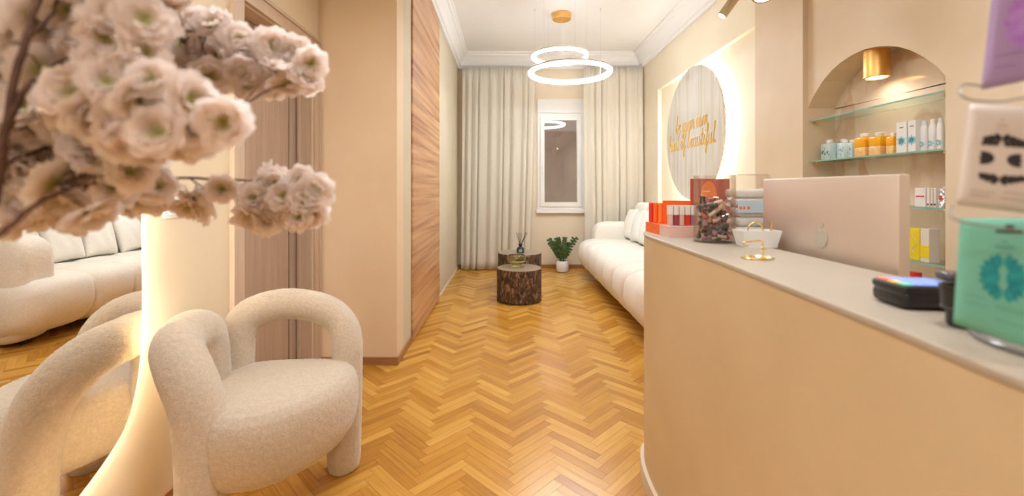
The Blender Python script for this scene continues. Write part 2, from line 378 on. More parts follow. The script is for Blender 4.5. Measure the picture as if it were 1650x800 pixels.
# ------------------------------------------------------------------ FLOOR
def make_floor():
    bm=bmesh.new(); random.seed(5)
    tone=bm.faces.layers.float.new('tone_f'); uvl=bm.loops.layers.uv.new('UVMap')
    L_,W_=.30,.05; c45=math.sqrt(.5); tones=[]
    def put(x0,y0,x1,y1,horiz):
        g=.0007; cx,cy=(x0+x1)/2,(y0+y1)/2
        wx=(cx-cy)*c45; wy=(cx+cy)*c45
        if not(-2.0<wx<2.7 and -1.7<wy<7.5): return
        co=[(x0+g,y0+g),(x1-g,y0+g),(x1-g,y1-g),(x0+g,y1-g)]
        v=[bm.verts.new(((a-b)*c45+.03,(a+b)*c45,0)) for a,b in co]
        f=bm.faces.new(v); t=random.random(); t=.06+.54*t
        if random.random()<.06: t-=.12
        f[tone]=t; f.material_index=0
        ou,ov=random.random()*50,random.random()*50
        for lp,(a,b) in zip(f.loops,co):
            u,w=(a,b) if horiz else (b,a)
            lp[uvl].uv=(u-x0+ou,w-y0+ov) if horiz else (u-y0+ou,w-x0+ov)
    for k in range(-150,220):
        for j in range(-16,17):
            ox=k*W_+j*L_; oy=k*W_-j*L_
            put(ox,oy,ox+L_,oy+W_,True)
            put(ox+L_,oy+W_-L_,ox+L_+W_,oy+W_,False)
    tv=[f[tone] for f in bm.faces]
    r=bmesh.ops.create_cube(bm,size=1); vs=r['verts']
    bmesh.ops.scale(bm,vec=(4.6,9.4,.08),verts=vs); bmesh.ops.translate(bm,vec=(.4,2.9,-.0405),verts=vs)
    for f in {f for v in vs for f in v.link_faces}: f.material_index=1
    me=bpy.data.meshes.new('floor'); bm.faces.ensure_lookup_table()
    tv=[f[tone] for f in bm.faces]; bm.to_mesh(me); bm.free()
    a=me.attributes.new('tone','FLOAT','FACE'); a.data.foreach_set('value',tv)
    me.materials.append(M['floor']); me.materials.append(mat('parquet_seam',(.16,.06,.015),rough=.6))
    o=bpy.data.objects.new('floor',me); COL.objects.link(o); return struct(o)
make_floor()

# ------------------------------------------------------------------ SHELL
def S(name,mb,m,**k): return struct(mb.build(name,m,**k))
T=.2
# left wall with the doorway
DY0,DY1,DZ=2.29,3.13,2.30
mb=MB(); mb.b2(XL-T,XL,-1.6,DY0,0,H).b2(XL-T,XL,DY1,YN+T,0,H).b2(XL-T,XL,DY0,DY1,DZ,H); S('wall_left',mb,'wall')
S('wall_partition',MB().b2(XL,XN,YN,YN+T,0,H),'wallpink')
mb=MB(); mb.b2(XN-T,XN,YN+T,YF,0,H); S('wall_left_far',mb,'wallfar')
# far wall with window hole
WX0,WX1,WZ0,WZ1=.485,1.277,.90,2.78
mb=MB(); mb.b2(XN-T,WX0,YF,YF+T,0,H).b2(WX1,2.5,YF,YF+T,0,H).b2(WX0,WX1,YF,YF+T,0,WZ0).b2(WX0,WX1,YF,YF+T,WZ1,H); S('wall_back',mb,'wallback')
# right wall: recess under a bulkhead, far nib
mb=MB(); mb.b2(2.25,2.5,3.45,6.36,0,H).b2(2.2,2.25,3.45,6.36,2.755,H).b2(2.2,2.5,6.36,YF,0,H); S('wall_right',mb,'plaster2')
S('wall_pillar',MB().b2(1.965,2.30,2.893,3.45,0,H),'plaster')
# niche wall X=2.0
arch=[(2.893,1.838),(2.85,1.90),(2.761,1.985),(2.68,2.035),(2.607,2.062),(2.52,2.08),(2.439,2.085),(2.36,2.075),(2.288,2.055),(2.22,2.028),(2.157,1.99),(2.10,1.945),(2.038,1.888),(1.985,1.82)]
fnx=lambda y,z,d:(d,y,z)
mb=MB()
mb.b2(2.0,2.3,-1.6,1.985,0,H).b2(2.0,2.3,1.985,2.893,0,.40)
mb.prism(arch+[(1.985,H),(2.893,H)],fnx,2.0,2.3)
nw=S('wall_niche',mb,'plaster')
nb=MB().b2(2.18,2.30,1.985,2.893,.40,1.83)
nb.prism([(a,b) for a,b in arch],fnx,2.18,2.295)
o=nb.build('back_panel','marble',nw)
S('wall_rear',MB().b2(XL-T,2.3,-1.8,-1.6,0,H),'wallpink')
mb=MB(); mb.b2(XN-T,2.5,YN-.21,YF+T,H,H+.1); mb.b2(XL-T,2.5,-1.8,3.0,HL,HL+.1); mb.b2(XL-T,2.5,3.0,3.06,HL,H+.1); mb.b2(XL-T,XN-T,3.0,YN+T,H,H+.1)
S('ceiling',mb,'ceil')
# cornice: stepped profile (out, down)
prof=[(0,0),(.17,0),(.17,.025),(.15,.035),(.145,.06),(.12,.075),(.10,.10),(.075,.14),(.06,.18),(.055,.20),(.03,.21),(.03,.25),(0,.25)]
mb=MB()
mb.prism(prof,lambda u,v,d:(XN+u,d,H-v),3.06,YF)
mb.prism(prof,lambda u,v,d:(d,YF-u,H-v),XN,2.2)
mb.prism(prof,lambda u,v,d:(2.2-u,d,H-v),3.45,YF)
S('trim_1',mb,'ceil')
# curtain pelmet recess line is the cornice itself; baseboards
S('baseboard_partition',MB().b2(XL+.0,XN+.012,YN-.012,YN,0,.06,.002).b2(XN,XN+.012,YN,3.66,0,.06,.002),'base')
S('baseboard_left',MB().b2(XL,XL+.012,-1.6,2.19,0,.06,.002),'base')
S('baseboard_back',MB().b2(XN,2.2,YF-.014,YF,0,.06,.002),'base')
S('baseboard_left_far',MB().b2(XN,XN+.010,5.12,YF,0,.035,.002),'basewhite')
# zebrano wall panel
o=MB().b2(XN,XN+.018,3.68,5.11,.02,3.27,.003).build('wall_panel','panel',loc=(XN,4.4,.02))
tag(o,'tall brown wooden wall panel with horizontal grain on the left wall of the corridor','wall panel')

# door
dr=bpy.data.objects.new('door_1',None); COL.objects.link(dr); dr.location=(XL,2.7,0); dr['kind']='structure'
mb=MB()
for y0,y1 in((2.195,DY0),(DY1,3.205)):
    mb.b2(XL-.01,XL+.015,y0,y1,0,2.375,.003)
mb.b2(XL-.008,XL+.0135,DY0-.004,DY1+.004,DZ,2.374)
mb.b2(XL-.005,XL+.026,2.185,2.205,0,2.395,.002); mb.b2(XL-.005,XL+.026,3.188,3.2085,0,2.395,.002); mb.b2(XL-.004,XL+.025,2.2052,3.1878,2.372,2.394)
mb.build('casing','casing',dr)
mb=MB(); mb.b2(XL-.17,XL-.01,DY1-.012,DY1+.001,0,DZ); mb.b2(XL-.17,XL-.01,DY0-.001,DY0+.012,0,DZ); mb.b2(XL-.17,XL-.01,DY0,DY1,DZ-.012,DZ)
mb.b2(XL-.10,XL-.085,DY1-.03,DY1-.011,0,DZ-.01)
mb.build('jamb','casing',dr)
o=MB().b2(XL-.15,XL-.115,DY0+.012,3.0,.006,DZ-.015,.003).build('door_leaf','doorwood',dr)
MB().b2(XL-.15,XL-.115,3.022,DY1-.013,.006,DZ-.015,.003).build('door_leaf','doorwood',dr)
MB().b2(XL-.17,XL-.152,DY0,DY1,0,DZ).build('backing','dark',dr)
mb=MB(); mb.cyl((XL-.112,3.011,1.0),.007,.09,10); mb.cyl((XL-.112,3.011,2.0),.007,.09,10); mb.build('hinge','chrome',dr,smooth=True)

# window
wd=bpy.data.objects.new('window_1',None); COL.objects.link(wd); wd.location=((WX0+WX1)/2,YF,WZ0); wd['kind']='structure'
mb=MB(); mb.b2(WX0,WX1,YF-.03,YF+.1,2.555,WZ1,.006); mb.b2(WX0+.006,WX1-.006,YF-.036,YF,2.55,2.556); mb.build('roller_shutter_box','white',wd)
mb=MB(); fz0,fz1=.965,2.55; fw=.055
mb.b2(WX0,WX0+fw,YF-.02,YF+.1,fz0,fz1,.006).b2(WX1-fw-.02,WX1,YF-.02,YF+.1,fz0,fz1,.006).b2(WX0+fw-.004,WX1-fw-.016,YF-.018,YF+.098,fz1-fw,fz1-.002).b2(WX0+fw-.004,WX1-fw-.016,YF-.018,YF+.098,fz0+.002,fz0+fw)
mb.build('window_frame','white',wd)
mb=MB(); a0,a1,c0,c1=WX0+.045,WX1-.065,fz0+.045,fz1-.045; w=.075
mb.b2(a0,a0+w,YF-.04,YF+.06,c0,c1,.008).b2(a1-w,a1,YF-.04,YF+.06,c0,c1,.008).b2(a0+w-.004,a1-w+.004,YF-.038,YF+.058,c1-w,c1-.002).b2(a0+w-.004,a1-w+.004,YF-.038,YF+.058,c0+.002,c0+w)
sash=mb.build('sash','white',wd)
MB().b2(a0+w-.005,a1-w+.005,YF-.005,YF+.01,c0+w-.005,c1-w+.005).build('pane','pane',sash)
mb=MB(); mb.b2(a0+.028,a0+.048,YF-.05,YF-.038,1.62,1.68,.004); mb.b2(a0+.03,a0+.046,YF-.065,YF-.05,1.56,1.66,.004); mb.build('window_handle','white',sash)
MB().b2(WX0-.02,WX1+.02,YF-.07,YF+.12,.905,.965,.008).build('window_sill','white',wd)
# courtyard wall outside the window
o=MB().b2(-1.2,3.2,8.9,9.1,0,3.6).build('wall_outside',mat('grey_render',(.42,.37,.33),(.36,.32,.29),.9,scale=2.5)); struct(o)

# ------------------------------------------------------------------ CURTAINS
def curtain(name,label,x0,x1,bx0,bx1,n,seed,y=YF-.16,gather=.0):
    random.seed(seed); ph=[random.random()*.9 for _ in range(n+2)]
    am=[.6+.6*random.random() for _ in range(n+2)]
    def fn(i,j):
        u=i/260; v=j/24; z=3.262-v*(3.262-.012)
        xt=x0+(x1-x0)*u; xb=bx0+(bx1-bx0)*u
        k=v**1.4; x=xt+(xb-xt)*k
        s=u*n+.18*math.sin(u*17+seed)+.10*v*math.sin(u*9+seed*2)
        fi=int(s)%(n+1); fr=s-int(s); A=am[fi]*(1-fr)+am[fi+1]*fr
        d=.030*A*math.sin(2*PI*s)*(.6+.4*v)+.008*math.sin(2*PI*s*1.7+seed)
        if v<.06: d*=.5+.5*v/.06; d+=.010*math.sin(2*PI*u*n*4)*(1-v/.06)
        return (x+.012*math.cos(2*PI*s),y+d-.03*v,z)
    mb=MB(); mb.quadgrid(fn,261,25)
    o=mb.build(name,'curtain',smooth=True)
    md=o.modifiers.new('thick','SOLIDIFY'); md.thickness=.003
    return tag(o,label,'curtain','long cream curtains at the far wall')
curtain('curtain','long cream curtain left of the window reaching the floor behind the tree stumps',-.74,.435,-.76,.36,9,3)
curtain('curtain','long cream curtain right of the window, behind the far end of the sofa',1.215,2.17,1.24,2.17,7,8)

# ------------------------------------------------------------------ PENDANT
pn=thing('pendant_light','pendant lamp with two glowing white rings hung from a gold ceiling disc','pendant light',(.68,5.4,H))
mb=MB(); cc=Vector((.685,5.5,H-.075)); mb.cyl(cc,.118,.075,40,bev=.008); mb.build('canopy','gold',pn,smooth=True,angle=40)
def ring(c,R,w):
    mb=MB(); n=96
    # outer metal band on top, led tube below
    prof=[(R-w/2,w*.6),(R+w/2,w*.6),(R+w/2,w*.15),(R-w/2,w*.15)]
    rings=[[mb.bm.verts.new((c[0]+r*math.cos(2*PI*i/n),c[1]+r*math.sin(2*PI*i/n),c[2]+z)) for i in range(n)] for r,z in prof]
    for a in range(4):
        A,B=rings[a],rings[(a+1)%4]
        for i in range(n): mb.bm.faces.new((A[i],A[(i+1)%n],B[(i+1)%n],B[i]))
    f=mb.build('ring_frame','white',pn)
    mb=MB(); mb.tube([(c[0]+R*math.cos(2*PI*i/n),c[1]+R*math.sin(2*PI*i/n),c[2]) for i in range(n)],w*.5,12,closed=True)
    mb.build('led_ring','led',f,smooth=True)
c1=Vector((.73,5.1,2.665)); c2=Vector((.61,5.08,2.85))
ring(c1,.463,.05); ring(c2,.31,.04)
def wire(a,b,k=.0012,m='chrome'):
    mb=MB(); mb.tube([a,b],k,6); mb.build('wire',m,pn)
for c,R,n,o_ in((c1,.463,3,.5),(c2,.31,3,1.9)):
    for k in range(n):
        a=o_+k*2*PI/n; p=Vector((c.x+R*math.cos(a),c.y+R*math.sin(a),c.z+.02))
        wire(p,(p.x,p.y,H))
        mb=MB(); mb.cyl((p.x,p.y,H-.03),.006,.03,8); mb.build('ceiling_hook','chrome',pn)
mb=MB(); mb.tube([cc,(cc.x,cc.y-.2,c2.z+.1),(c2.x+.02,c2.y+.31,c2.z+.02)],.002,6); mb.build('cable','white',pn)

# ------------------------------------------------------------------ LIT DISC SIGN
DC=Vector((2.25,5.15,1.955)); DR=.79
ds=thing('backlit_wall_sign','large round pale wood sign with gold script and white halo on the right wall','wall sign',(2.2,DC.y,DC.z))
mb=MB(); mb.cyl((2.200,DC.y,DC.z),DR,.025,96,rot=Matrix.Rotation(-PI/2,3,'Y'),bev=.002)
dsc=mb.build('disc','disc',ds,smooth=True,angle=40,loc=(2.25,DC.y,DC.z))
mb=MB(); n=96; mb.tube([(2.226,DC.y+(DR-.035)*math.cos(2*PI*i/n),DC.z+(DR-.035)*math.sin(2*PI*i/n)) for i in range(n)],.008,8,closed=True)
mb.build('led_strip','ledstrip2',ds,smooth=True)
mb=MB(); mb.cyl((2.249,DC.y,DC.z),.30,.048,32,rot=Matrix.Rotation(-PI/2,3,'Y')); mb.build('mount','white',ds)
G={'a':(.95,[[(.6,.9),(.3,1),(.05,.6),(.1,.1),(.35,0),(.6,.5),(.65,1),(.62,.3),(.75,0),(.95,.2)]]),
'b':(.8,[[(0,.3),(.3,1.4),(.35,2),(.2,2),(.15,1),(.15,.1),(.4,0),(.65,.4),(.5,.8),(.8,.7)]]),
'd':(.95,[[(.6,.9),(.3,1),(.05,.6),(.1,.1),(.35,0),(.6,.6),(.75,2.0),(.62,.5),(.7,0),(.95,.2)]]),
'e':(.7,[[(0,.3),(.4,.6),(.5,.9),(.3,1),(.1,.6),(.15,.1),(.4,0),(.7,.3)]]),
'f':(.65,[[(0,.2),(.4,1.3),(.5,1.9),(.3,2),(.25,1),(.2,-.7),(.35,-.8),(.4,0),(.65,.3)]]),
'i':(.5,[[(0,.3),(.2,1),(.15,.2),(.3,0),(.5,.3)],[(.27,1.38),(.31,1.48)]]),
'k':(.75,[[(0,.3),(.3,1.6),(.3,2),(.15,1.8),(.1,0)],[(.1,.4),(.4,1),(.5,.7),(.2,.5),(.5,0),(.75,.3)]]),
'l':(.55,[[(0,.3),(.3,1.4),(.35,2),(.2,1.9),(.2,.2),(.35,0),(.55,.3)]]),
'n':(.85,[[(0,.4),(.1,1),(.1,0),(.3,.8),(.5,1),(.5,.2),(.65,0),(.85,.3)]]),
'o':(.8,[[(.5,1),(.2,.95),(.05,.5),(.2,0),(.5,.1),(.6,.6),(.45,1),(.8,.8)]]),
'r':(.65,[[(0,.3),(.15,1.05),(.2,.85),(.45,.9),(.4,.2),(.55,0),(.65,.3)]]),
't':(.55,[[(0,.4),(.25,1.2),(.27,1.7),(.2,.2),(.35,0),(.55,.3)],[(0,1.15),(.5,1.25)]]),
'u':(.9,[[(0,.8),(.1,1),(.1,.2),(.3,0),(.5,.3),(.6,1),(.57,.2),(.7,0),(.9,.3)]]),
'w':(1.1,[[(0,.8),(.1,1),(.1,.1),(.35,0),(.5,.8),(.52,.1),(.75,.1),(.9,1),(1.1,.85)]]),
'y':(.85,[[(0,.8),(.1,1),(.1,.3),(.35,.1),(.6,1),(.55,0),(.4,-.7),(.2,-.6),(.5,-.1),(.85,.3)]]),
'.':(.3,[[(.1,0),(.14,.08)]])}
def script(mb,text,y,z,s,x):
    for ch in text:
        if ch==' ': y-=.45*s; continue
        w,st=G[ch]
        for q in st:
            mb.tube([(x,y-(p[0]+.16*p[1])*s,z+p[1]*s) for p in q],.0045 if len(q)>2 else .008,6,smooth=5)
        y-=w*s
mb=MB(); xx=2.172
script(mb,'be your own',5.62,2.01,.108,xx)
script(mb,'kind of beautiful.',5.84,1.795,.108,xx)
mb.build('gold_lettering','goldtext',dsc,smooth=True)

# ------------------------------------------------------------------ MIRROR
mo=[(1.62,.80),(1.605,.62),(1.565,.48),(1.50,.40),(1.36,.31),(1.18,.24),(.95,.21),(.75,.26),(.62,.42),(.57,.65),(.60,.95),(.66,1.25),(.70,1.5),(.80,1.75),(.98,1.90),(1.20,1.95),(1.42,1.88),(1.56,1.70),(1.61,1.45),(1.618,1.12)]
mo,_=crom([Vector((a,b,0)) for a,b in mo],[0]*len(mo),6,True); mo=[(p.x,p.y) for p in mo]
mir=thing('wall_mirror','tall irregular backlit mirror on the left wall behind the armchair','mirror',(XL,1.1,.2))
MB().prism(mo,fnx,XL+.030,XL+.036).build('mirror_glass','mirror',mir)
def inset(poly,d):
    cx=sum(p[0] for p in poly)/len(poly); cy=sum(p[1] for p in poly)/len(poly); out=[]
    n=len(poly)
    for i in range(n):
        a=Vector(poly[i-1]); b=Vector(poly[(i+1)%n]); t=(b-a).normalized(); nn=Vector((-t.y,t.x))
        p=Vector(poly[i]); c=Vector((cx,cy))
        if nn.dot(c-p)<0: nn=-nn
        out.append(tuple(p+nn*d))
    return out
MB().prism(inset(mo,.06),fnx,XL,XL+.0295).build('backing','white',mir)
mb=MB(); mb.tube([(XL+.016,a,b) for a,b in inset(mo,.035)],.008,8,closed=True); mb.build('led_strip','ledstrip',mir,smooth=True)

# light switch
sw=thing('light_switch','white light switch plate on the left wall beside the mirror','light switch',(XL,1.80,1.22))
MB().b2(XL,XL+.008,1.762,1.842,1.18,1.262,.004).build('switch_plate','white',sw)
MB().cyl((XL+.008,1.802,1.221),.03,.006,28,rot=Matrix.Rotation(PI/2,3,'Y'),bev=.002).build('rocker','white',sw,smooth=True,angle=40)

# ------------------------------------------------------------------ BOUCLE HELPERS
def fuzz(o,strength,size,vox=None):
    if vox:
        md=o.modifiers.new('remesh','REMESH'); md.mode='VOXEL'; md.voxel_size=vox; md.use_smooth_shade=True
    t=bpy.data.textures.new('boucle','CLOUDS'); t.noise_scale=size; t.noise_depth=1
    md=o.modifiers.new('fuzz','DISPLACE'); md.texture=t; md.strength=strength; md.mid_level=.5; md.texture_coords='LOCAL'

# ------------------------------------------------------------------ ARMCHAIR
ch=thing('armchair','cream boucle armchair with open looped arms beside the backlit mirror','armchair',(-1.0,1.8,0))
# loop from front left leg over to the back
Lp=[(-1.058,1.505,.0),(-1.058,1.505,.05),(-1.06,1.51,.3),(-1.07,1.52,.44),(-1.10,1.535,.55),(-1.16,1.56,.645),(-1.215,1.60,.70),(-1.25,1.66,.722),(-1.264,1.73,.727),(-1.264,1.79,.705),(-1.262,1.815,.63),(-1.255,1.82,.50),(-1.235,1.83,.28)]
Lr=[.068,.079,.081,.083,.086,.086,.084,.084,.087,.088,.086,.085,.06]
mb=MB(); mb.tube(Lp,Lr,28,smooth=6); o=mb.build('left_arm_loop','boucle',ch,smooth=True); fuzz(o,.006,.006,.0075)
Rp=[(-.765,2.03,.0),(-.765,2.03,.04),(-.760,2.035,.3),(-.758,2.05,.48),(-.762,2.065,.57),(-.79,2.085,.645),(-.86,2.10,.705),(-.96,2.10,.738),(-1.08,2.065,.752),(-1.18,2.00,.725),(-1.215,1.965,.655),(-1.218,1.95,.54),(-1.215,1.94,.42),(-1.21,1.93,.28)]
Rr=[.062,.074,.075,.070,.069,.069,.070,.071,.072,.073,.073,.073,.073,.06]
mb=MB(); mb.tube(Rp,Rr,28,smooth=6); o=mb.build('right_arm_loop','boucle',ch,smooth=True); fuzz(o,.006,.006,.0075)
# seat
plan=[(-1.235,1.91),(-1.18,2.01),(-1.02,2.05),(-.84,2.06),(-.72,2.03),(-.665,1.94),(-.655,1.82),(-.68,1.70),(-.735,1.59),(-.82,1.50),(-.92,1.455),(-1.02,1.46),(-1.10,1.52),(-1.15,1.62),(-1.19,1.73),(-1.225,1.82)]
pl,_=crom([Vector((a,b,0)) for a,b in plan],[0]*len(plan),6,True)
cen=sum(pl,Vector())/len(pl)
lev=[(.0,.245),(.55,.243),(.80,.245),(.88,.255),(.945,.285),(.985,.33),(1.0,.38),(1.0,.42),(.985,.455),(.95,.485),(.87,.51),(.72,.525),(.5,.533),(.25,.537),(0,.538)]
mb=MB(); rings=[]
for s_,z in lev:
    if s_==0: rings.append([mb.bm.verts.new((cen.x,cen.y,z))]); continue
    rings.append([mb.bm.verts.new((cen.x+(p.x-cen.x)*s_,cen.y+(p.y-cen.y)*s_,z)) for p in pl])
for a,b in zip(rings,rings[1:]):
    n=len(pl)
    for i in range(n):
        j=(i+1)%n
        if len(a)==1: mb.bm.faces.new((a[0],b[j],b[i]))
        elif len(b)==1: mb.bm.faces.new((a[i],a[j],b[0]))
        else: mb.bm.faces.new((a[i],a[j],b[j],b[i]))
o=mb.build('seat','boucle',ch,smooth=True); fuzz(o,.006,.006,.0085)
mb=MB(); mb.lathe([(0,0),(.055,0),(.07,.015),(.072,.08),(.072,.30),(0,.30)],(-1.20,1.93,0),24); o=mb.build('back_leg','boucle',ch,smooth=True)

# ------------------------------------------------------------------ SOFA
so=thing('sofa','long white boucle channel sofa along the right wall','sofa',(1.7,4.9,0))
def puffy(x0,x1,z0,z1,y0,y1,seams,ex=.42,groove=.045,rnd=.2,under=0):
    cx,cz=(x0+x1)/2,(z0+z1)/2; hx,hz=(x1-x0)/2,(z1-z0)/2; ny=int((y1-y0)/.02); nu=64
    def pw(x,p): return math.copysign(abs(x)**p,x)
    mb=MB(); rings=[]
    for j in range(ny+1):
        y=y0+(y1-y0)*j/ny; e=min(y-y0,y1-y); k=1.0
        sc=1.0 if e>=rnd else math.sqrt(max(0,1-((rnd-e)/rnd)**2))
        off=rnd*(1-sc)*.9 if rnd else 0
        g=0
        for s_ in seams:
            g=max(g,math.exp(-abs(y-s_)/.028))
        g*=groove
        ax,az=max(hx-off-g,.01),max(hz-off*.9-g,.01)
        r=[]
        for i in range(nu):
            a=2*PI*i/nu; X=cx+pw(math.cos(a),ex)*ax; Z=cz+pw(math.sin(a),ex)*az
            if under and Z<cz: X+=under*((cz-Z)/hz)**1.5*(1 if X<cx else 0)
            r.append(mb.bm.verts.new((X,y,Z)))
        rings.append(r)
    for a,b in zip(rings,rings[1:]):
        for i in range(nu): mb.bm.faces.new((a[i],a[(i+1)%nu],b[(i+1)%nu],b[i]))
    mb.bm.faces.new(rings[0][::-1]); mb.bm.faces.new(rings[-1]); return mb
YS0,YS1=3.30,6.62
seams=[4.02+.42*k for k in range(0,6)]
for nm,mb in(('seat',puffy(1.05,1.95,.05,.57,3.42,YS1,seams,.5,.05,.2,.13)),('backrest',puffy(1.90,2.19,.06,1.10,3.46,6.69,seams,.5,.025,.16))):
    o=mb.build(nm,'bouclesofa',so,smooth=True); fuzz(o,.006,.012)
mb=MB(); mb.superell((1.65,3.63,.47),(.96,.34,.90),.38); o=mb.build('arm','bouclesofa',so,smooth=True); fuzz(o,.006,.012,.012)
mb=MB(); mb.superell((1.72,6.55,.42),(.88,.34,.78),.38); o=mb.build('arm','bouclesofa',so,smooth=True); fuzz(o,.006,.012,.012)
for x in(1.35,1.98):
    for y in(3.66,6.5):
        mb=MB(); mb.cyl((x,y,0),.03,.07,16); mb.build('leg','black',so,smooth=True,angle=40)
def pillow(name,w,h,t,loc,rot,label,group,mt='linen'):
    mb=MB(); n=20
    def side(sg):
        def fn(i,j):
            u=i/n*2-1; v=j/n*2-1
            e=(1-u**2)*(1-v**2); d=t/2*max(0,e)**.42
            pinch=1-.07*(1-abs(u))*(v*v)-.0; px=u*w/2*(1-.06*(1-v*v)); pz=v*h/2*(1-.06*(1-u*u))
            d+=.006*math.sin(9*u+4*v+seed)*e
            return (px,sg*d,pz)
        return fn
    seed=random.random()*9
    mb.quadgrid(side(1),n+1,n+1); mb.quadgrid(side(-1),n+1,n+1); bmesh.ops.remove_doubles(mb.bm,verts=mb.bm.verts[:],dist=.0005)
    o=mb.build(name,mt,smooth=True); o.location=loc; o.rotation_euler=rot
    return tag(o,label,'cushion',group)
random.seed(3)
ordn=['nearest the counter','second from the counter','third from the counter','fourth from the counter','fourth from the curtain','third from the curtain','second from the curtain','nearest the curtain']
for i in range(7):
    y=4.02+.39*i
    oo=['nearest the counter','second from the counter','third from the counter','middle one of the seven','third from the curtain','second from the curtain','nearest the curtain'][i]
    pillow('cushion',.385,.46,.15,(1.80,y,.79),(0,0,0),'white square cushion leaning on the sofa back, '+oo,'cushions along the sofa back').rotation_euler=(random.uniform(-.12,.12)+.0,math.radians(0),0)
    o=bpy.context.scene.objects[-1] if False else None
for o in [x for x in bpy.data.objects if x.name.startswith('cushion')]:
    tilt=math.radians(15); roll=o.rotation_euler.x
    R_=Matrix.Rotation(tilt,3,'Y') @ Matrix.Rotation(PI/2,3,'Z') @ Matrix.Rotation(roll,3,'Y')
    o.rotation_euler=R_.to_euler()

# ------------------------------------------------------------------ STUMP TABLES
def stump(label,c,r,h,seed):
    st=thing('stump_table',label,'side table',(c[0],c[1],0),'tree stump tables')
    nseg=120
    def rr(a,z): return r*(1+.022*noise.noise(Vector((math.cos(a)*1.5,math.sin(a)*1.5,seed)))+.012*noise.noise(Vector((math.cos(a)*9,math.sin(a)*9,z*3+seed))))
    mb=MB(); 
    g=mb.quadgrid(lambda i,j:(c[0]+rr(2*PI*i/nseg,j/12*h)*math.cos(2*PI*i/nseg),c[1]+rr(2*PI*i/nseg,j/12*h)*math.sin(2*PI*i/nseg),.002+j/12*(h-.006)),nseg,13,True)
    mb.bm.faces.new([g[i][0] for i in range(nseg)][::-1])
    mb.build('bark','bark',st,smooth=True,loc=(c[0],c[1],0))
    mb=MB(); lo=[mb.bm.verts.new((c[0]+(rr(2*PI*i/nseg,h)-.002)*math.cos(2*PI*i/nseg),c[1]+(rr(2*PI*i/nseg,h)-.002)*math.sin(2*PI*i/nseg),h-.012)) for i in range(nseg)]
    hi=[mb.bm.verts.new((c[0]+(rr(2*PI*i/nseg,h)-.006)*math.cos(2*PI*i/nseg),c[1]+(rr(2*PI*i/nseg,h)-.006)*math.sin(2*PI*i/nseg),h)) for i in range(nseg)]
    for i in range(nseg): mb.bm.faces.new((lo[i],lo[(i+1)%nseg],hi[(i+1)%nseg],hi[i]))
    mb.bm.faces.new(hi); mb.build('table_top','ringtop',st,loc=(c[0],c[1],0))
stump('shorter dark tree stump table in front with a glass bowl on it',(.135,5.1),.262,.38,1.3)
stump('taller dark tree stump table behind, holding the reed diffuser',(.155,5.68),.283,.475,7.1)
# glass bowl
bx,by,bz=.105,5.13,.381
bw=thing('glass_bowl','yellowish footed glass bowl on the front stump table','bowl',(bx,by,bz))
MB().lathe([(0,0),(.055,0),(.06,.006),(.045,.014),(.03,.025),(.07,.038),(.105,.065),(.115,.095),(.108,.125),(.098,.14),(.094,.14),(.104,.123),(.110,.095),(.10,.069),(.066,.043),(0,.034)],(bx,by,bz),40).build('bowl','bowlglass',bw,smooth=True,angle=60)
# reed diffuser
rx,ry,rz=.165,5.62,.475
rd=thing('reed_diffuser','small black reed diffuser bottle with dark sticks on the back stump table','diffuser',(rx,ry,rz))
MB().lathe([(0,0),(.045,0),(.048,.01),(.048,.055),(.038,.07),(.02,.078),(.02,.10),(.026,.10),(.026,.118),(0,.118)],(rx,ry,rz),24).build('bottle','black',rd,smooth=True,angle=40)
MB().b2(rx-.022,rx+.022,ry-.05,ry-.047,rz+.015,rz+.05).build('label_plate','bluegrey',rd)
for dx,dy in((-.05,0),(-.025,.03),(.01,-.02),(.07,.01),(.085,-.02)):
    mb=MB(); mb.tube([(rx+dx*.1,ry+dy*.1,rz+.10),(rx+dx,ry+dy,rz+.26)],.0035,6); mb.build('reed','black',rd)
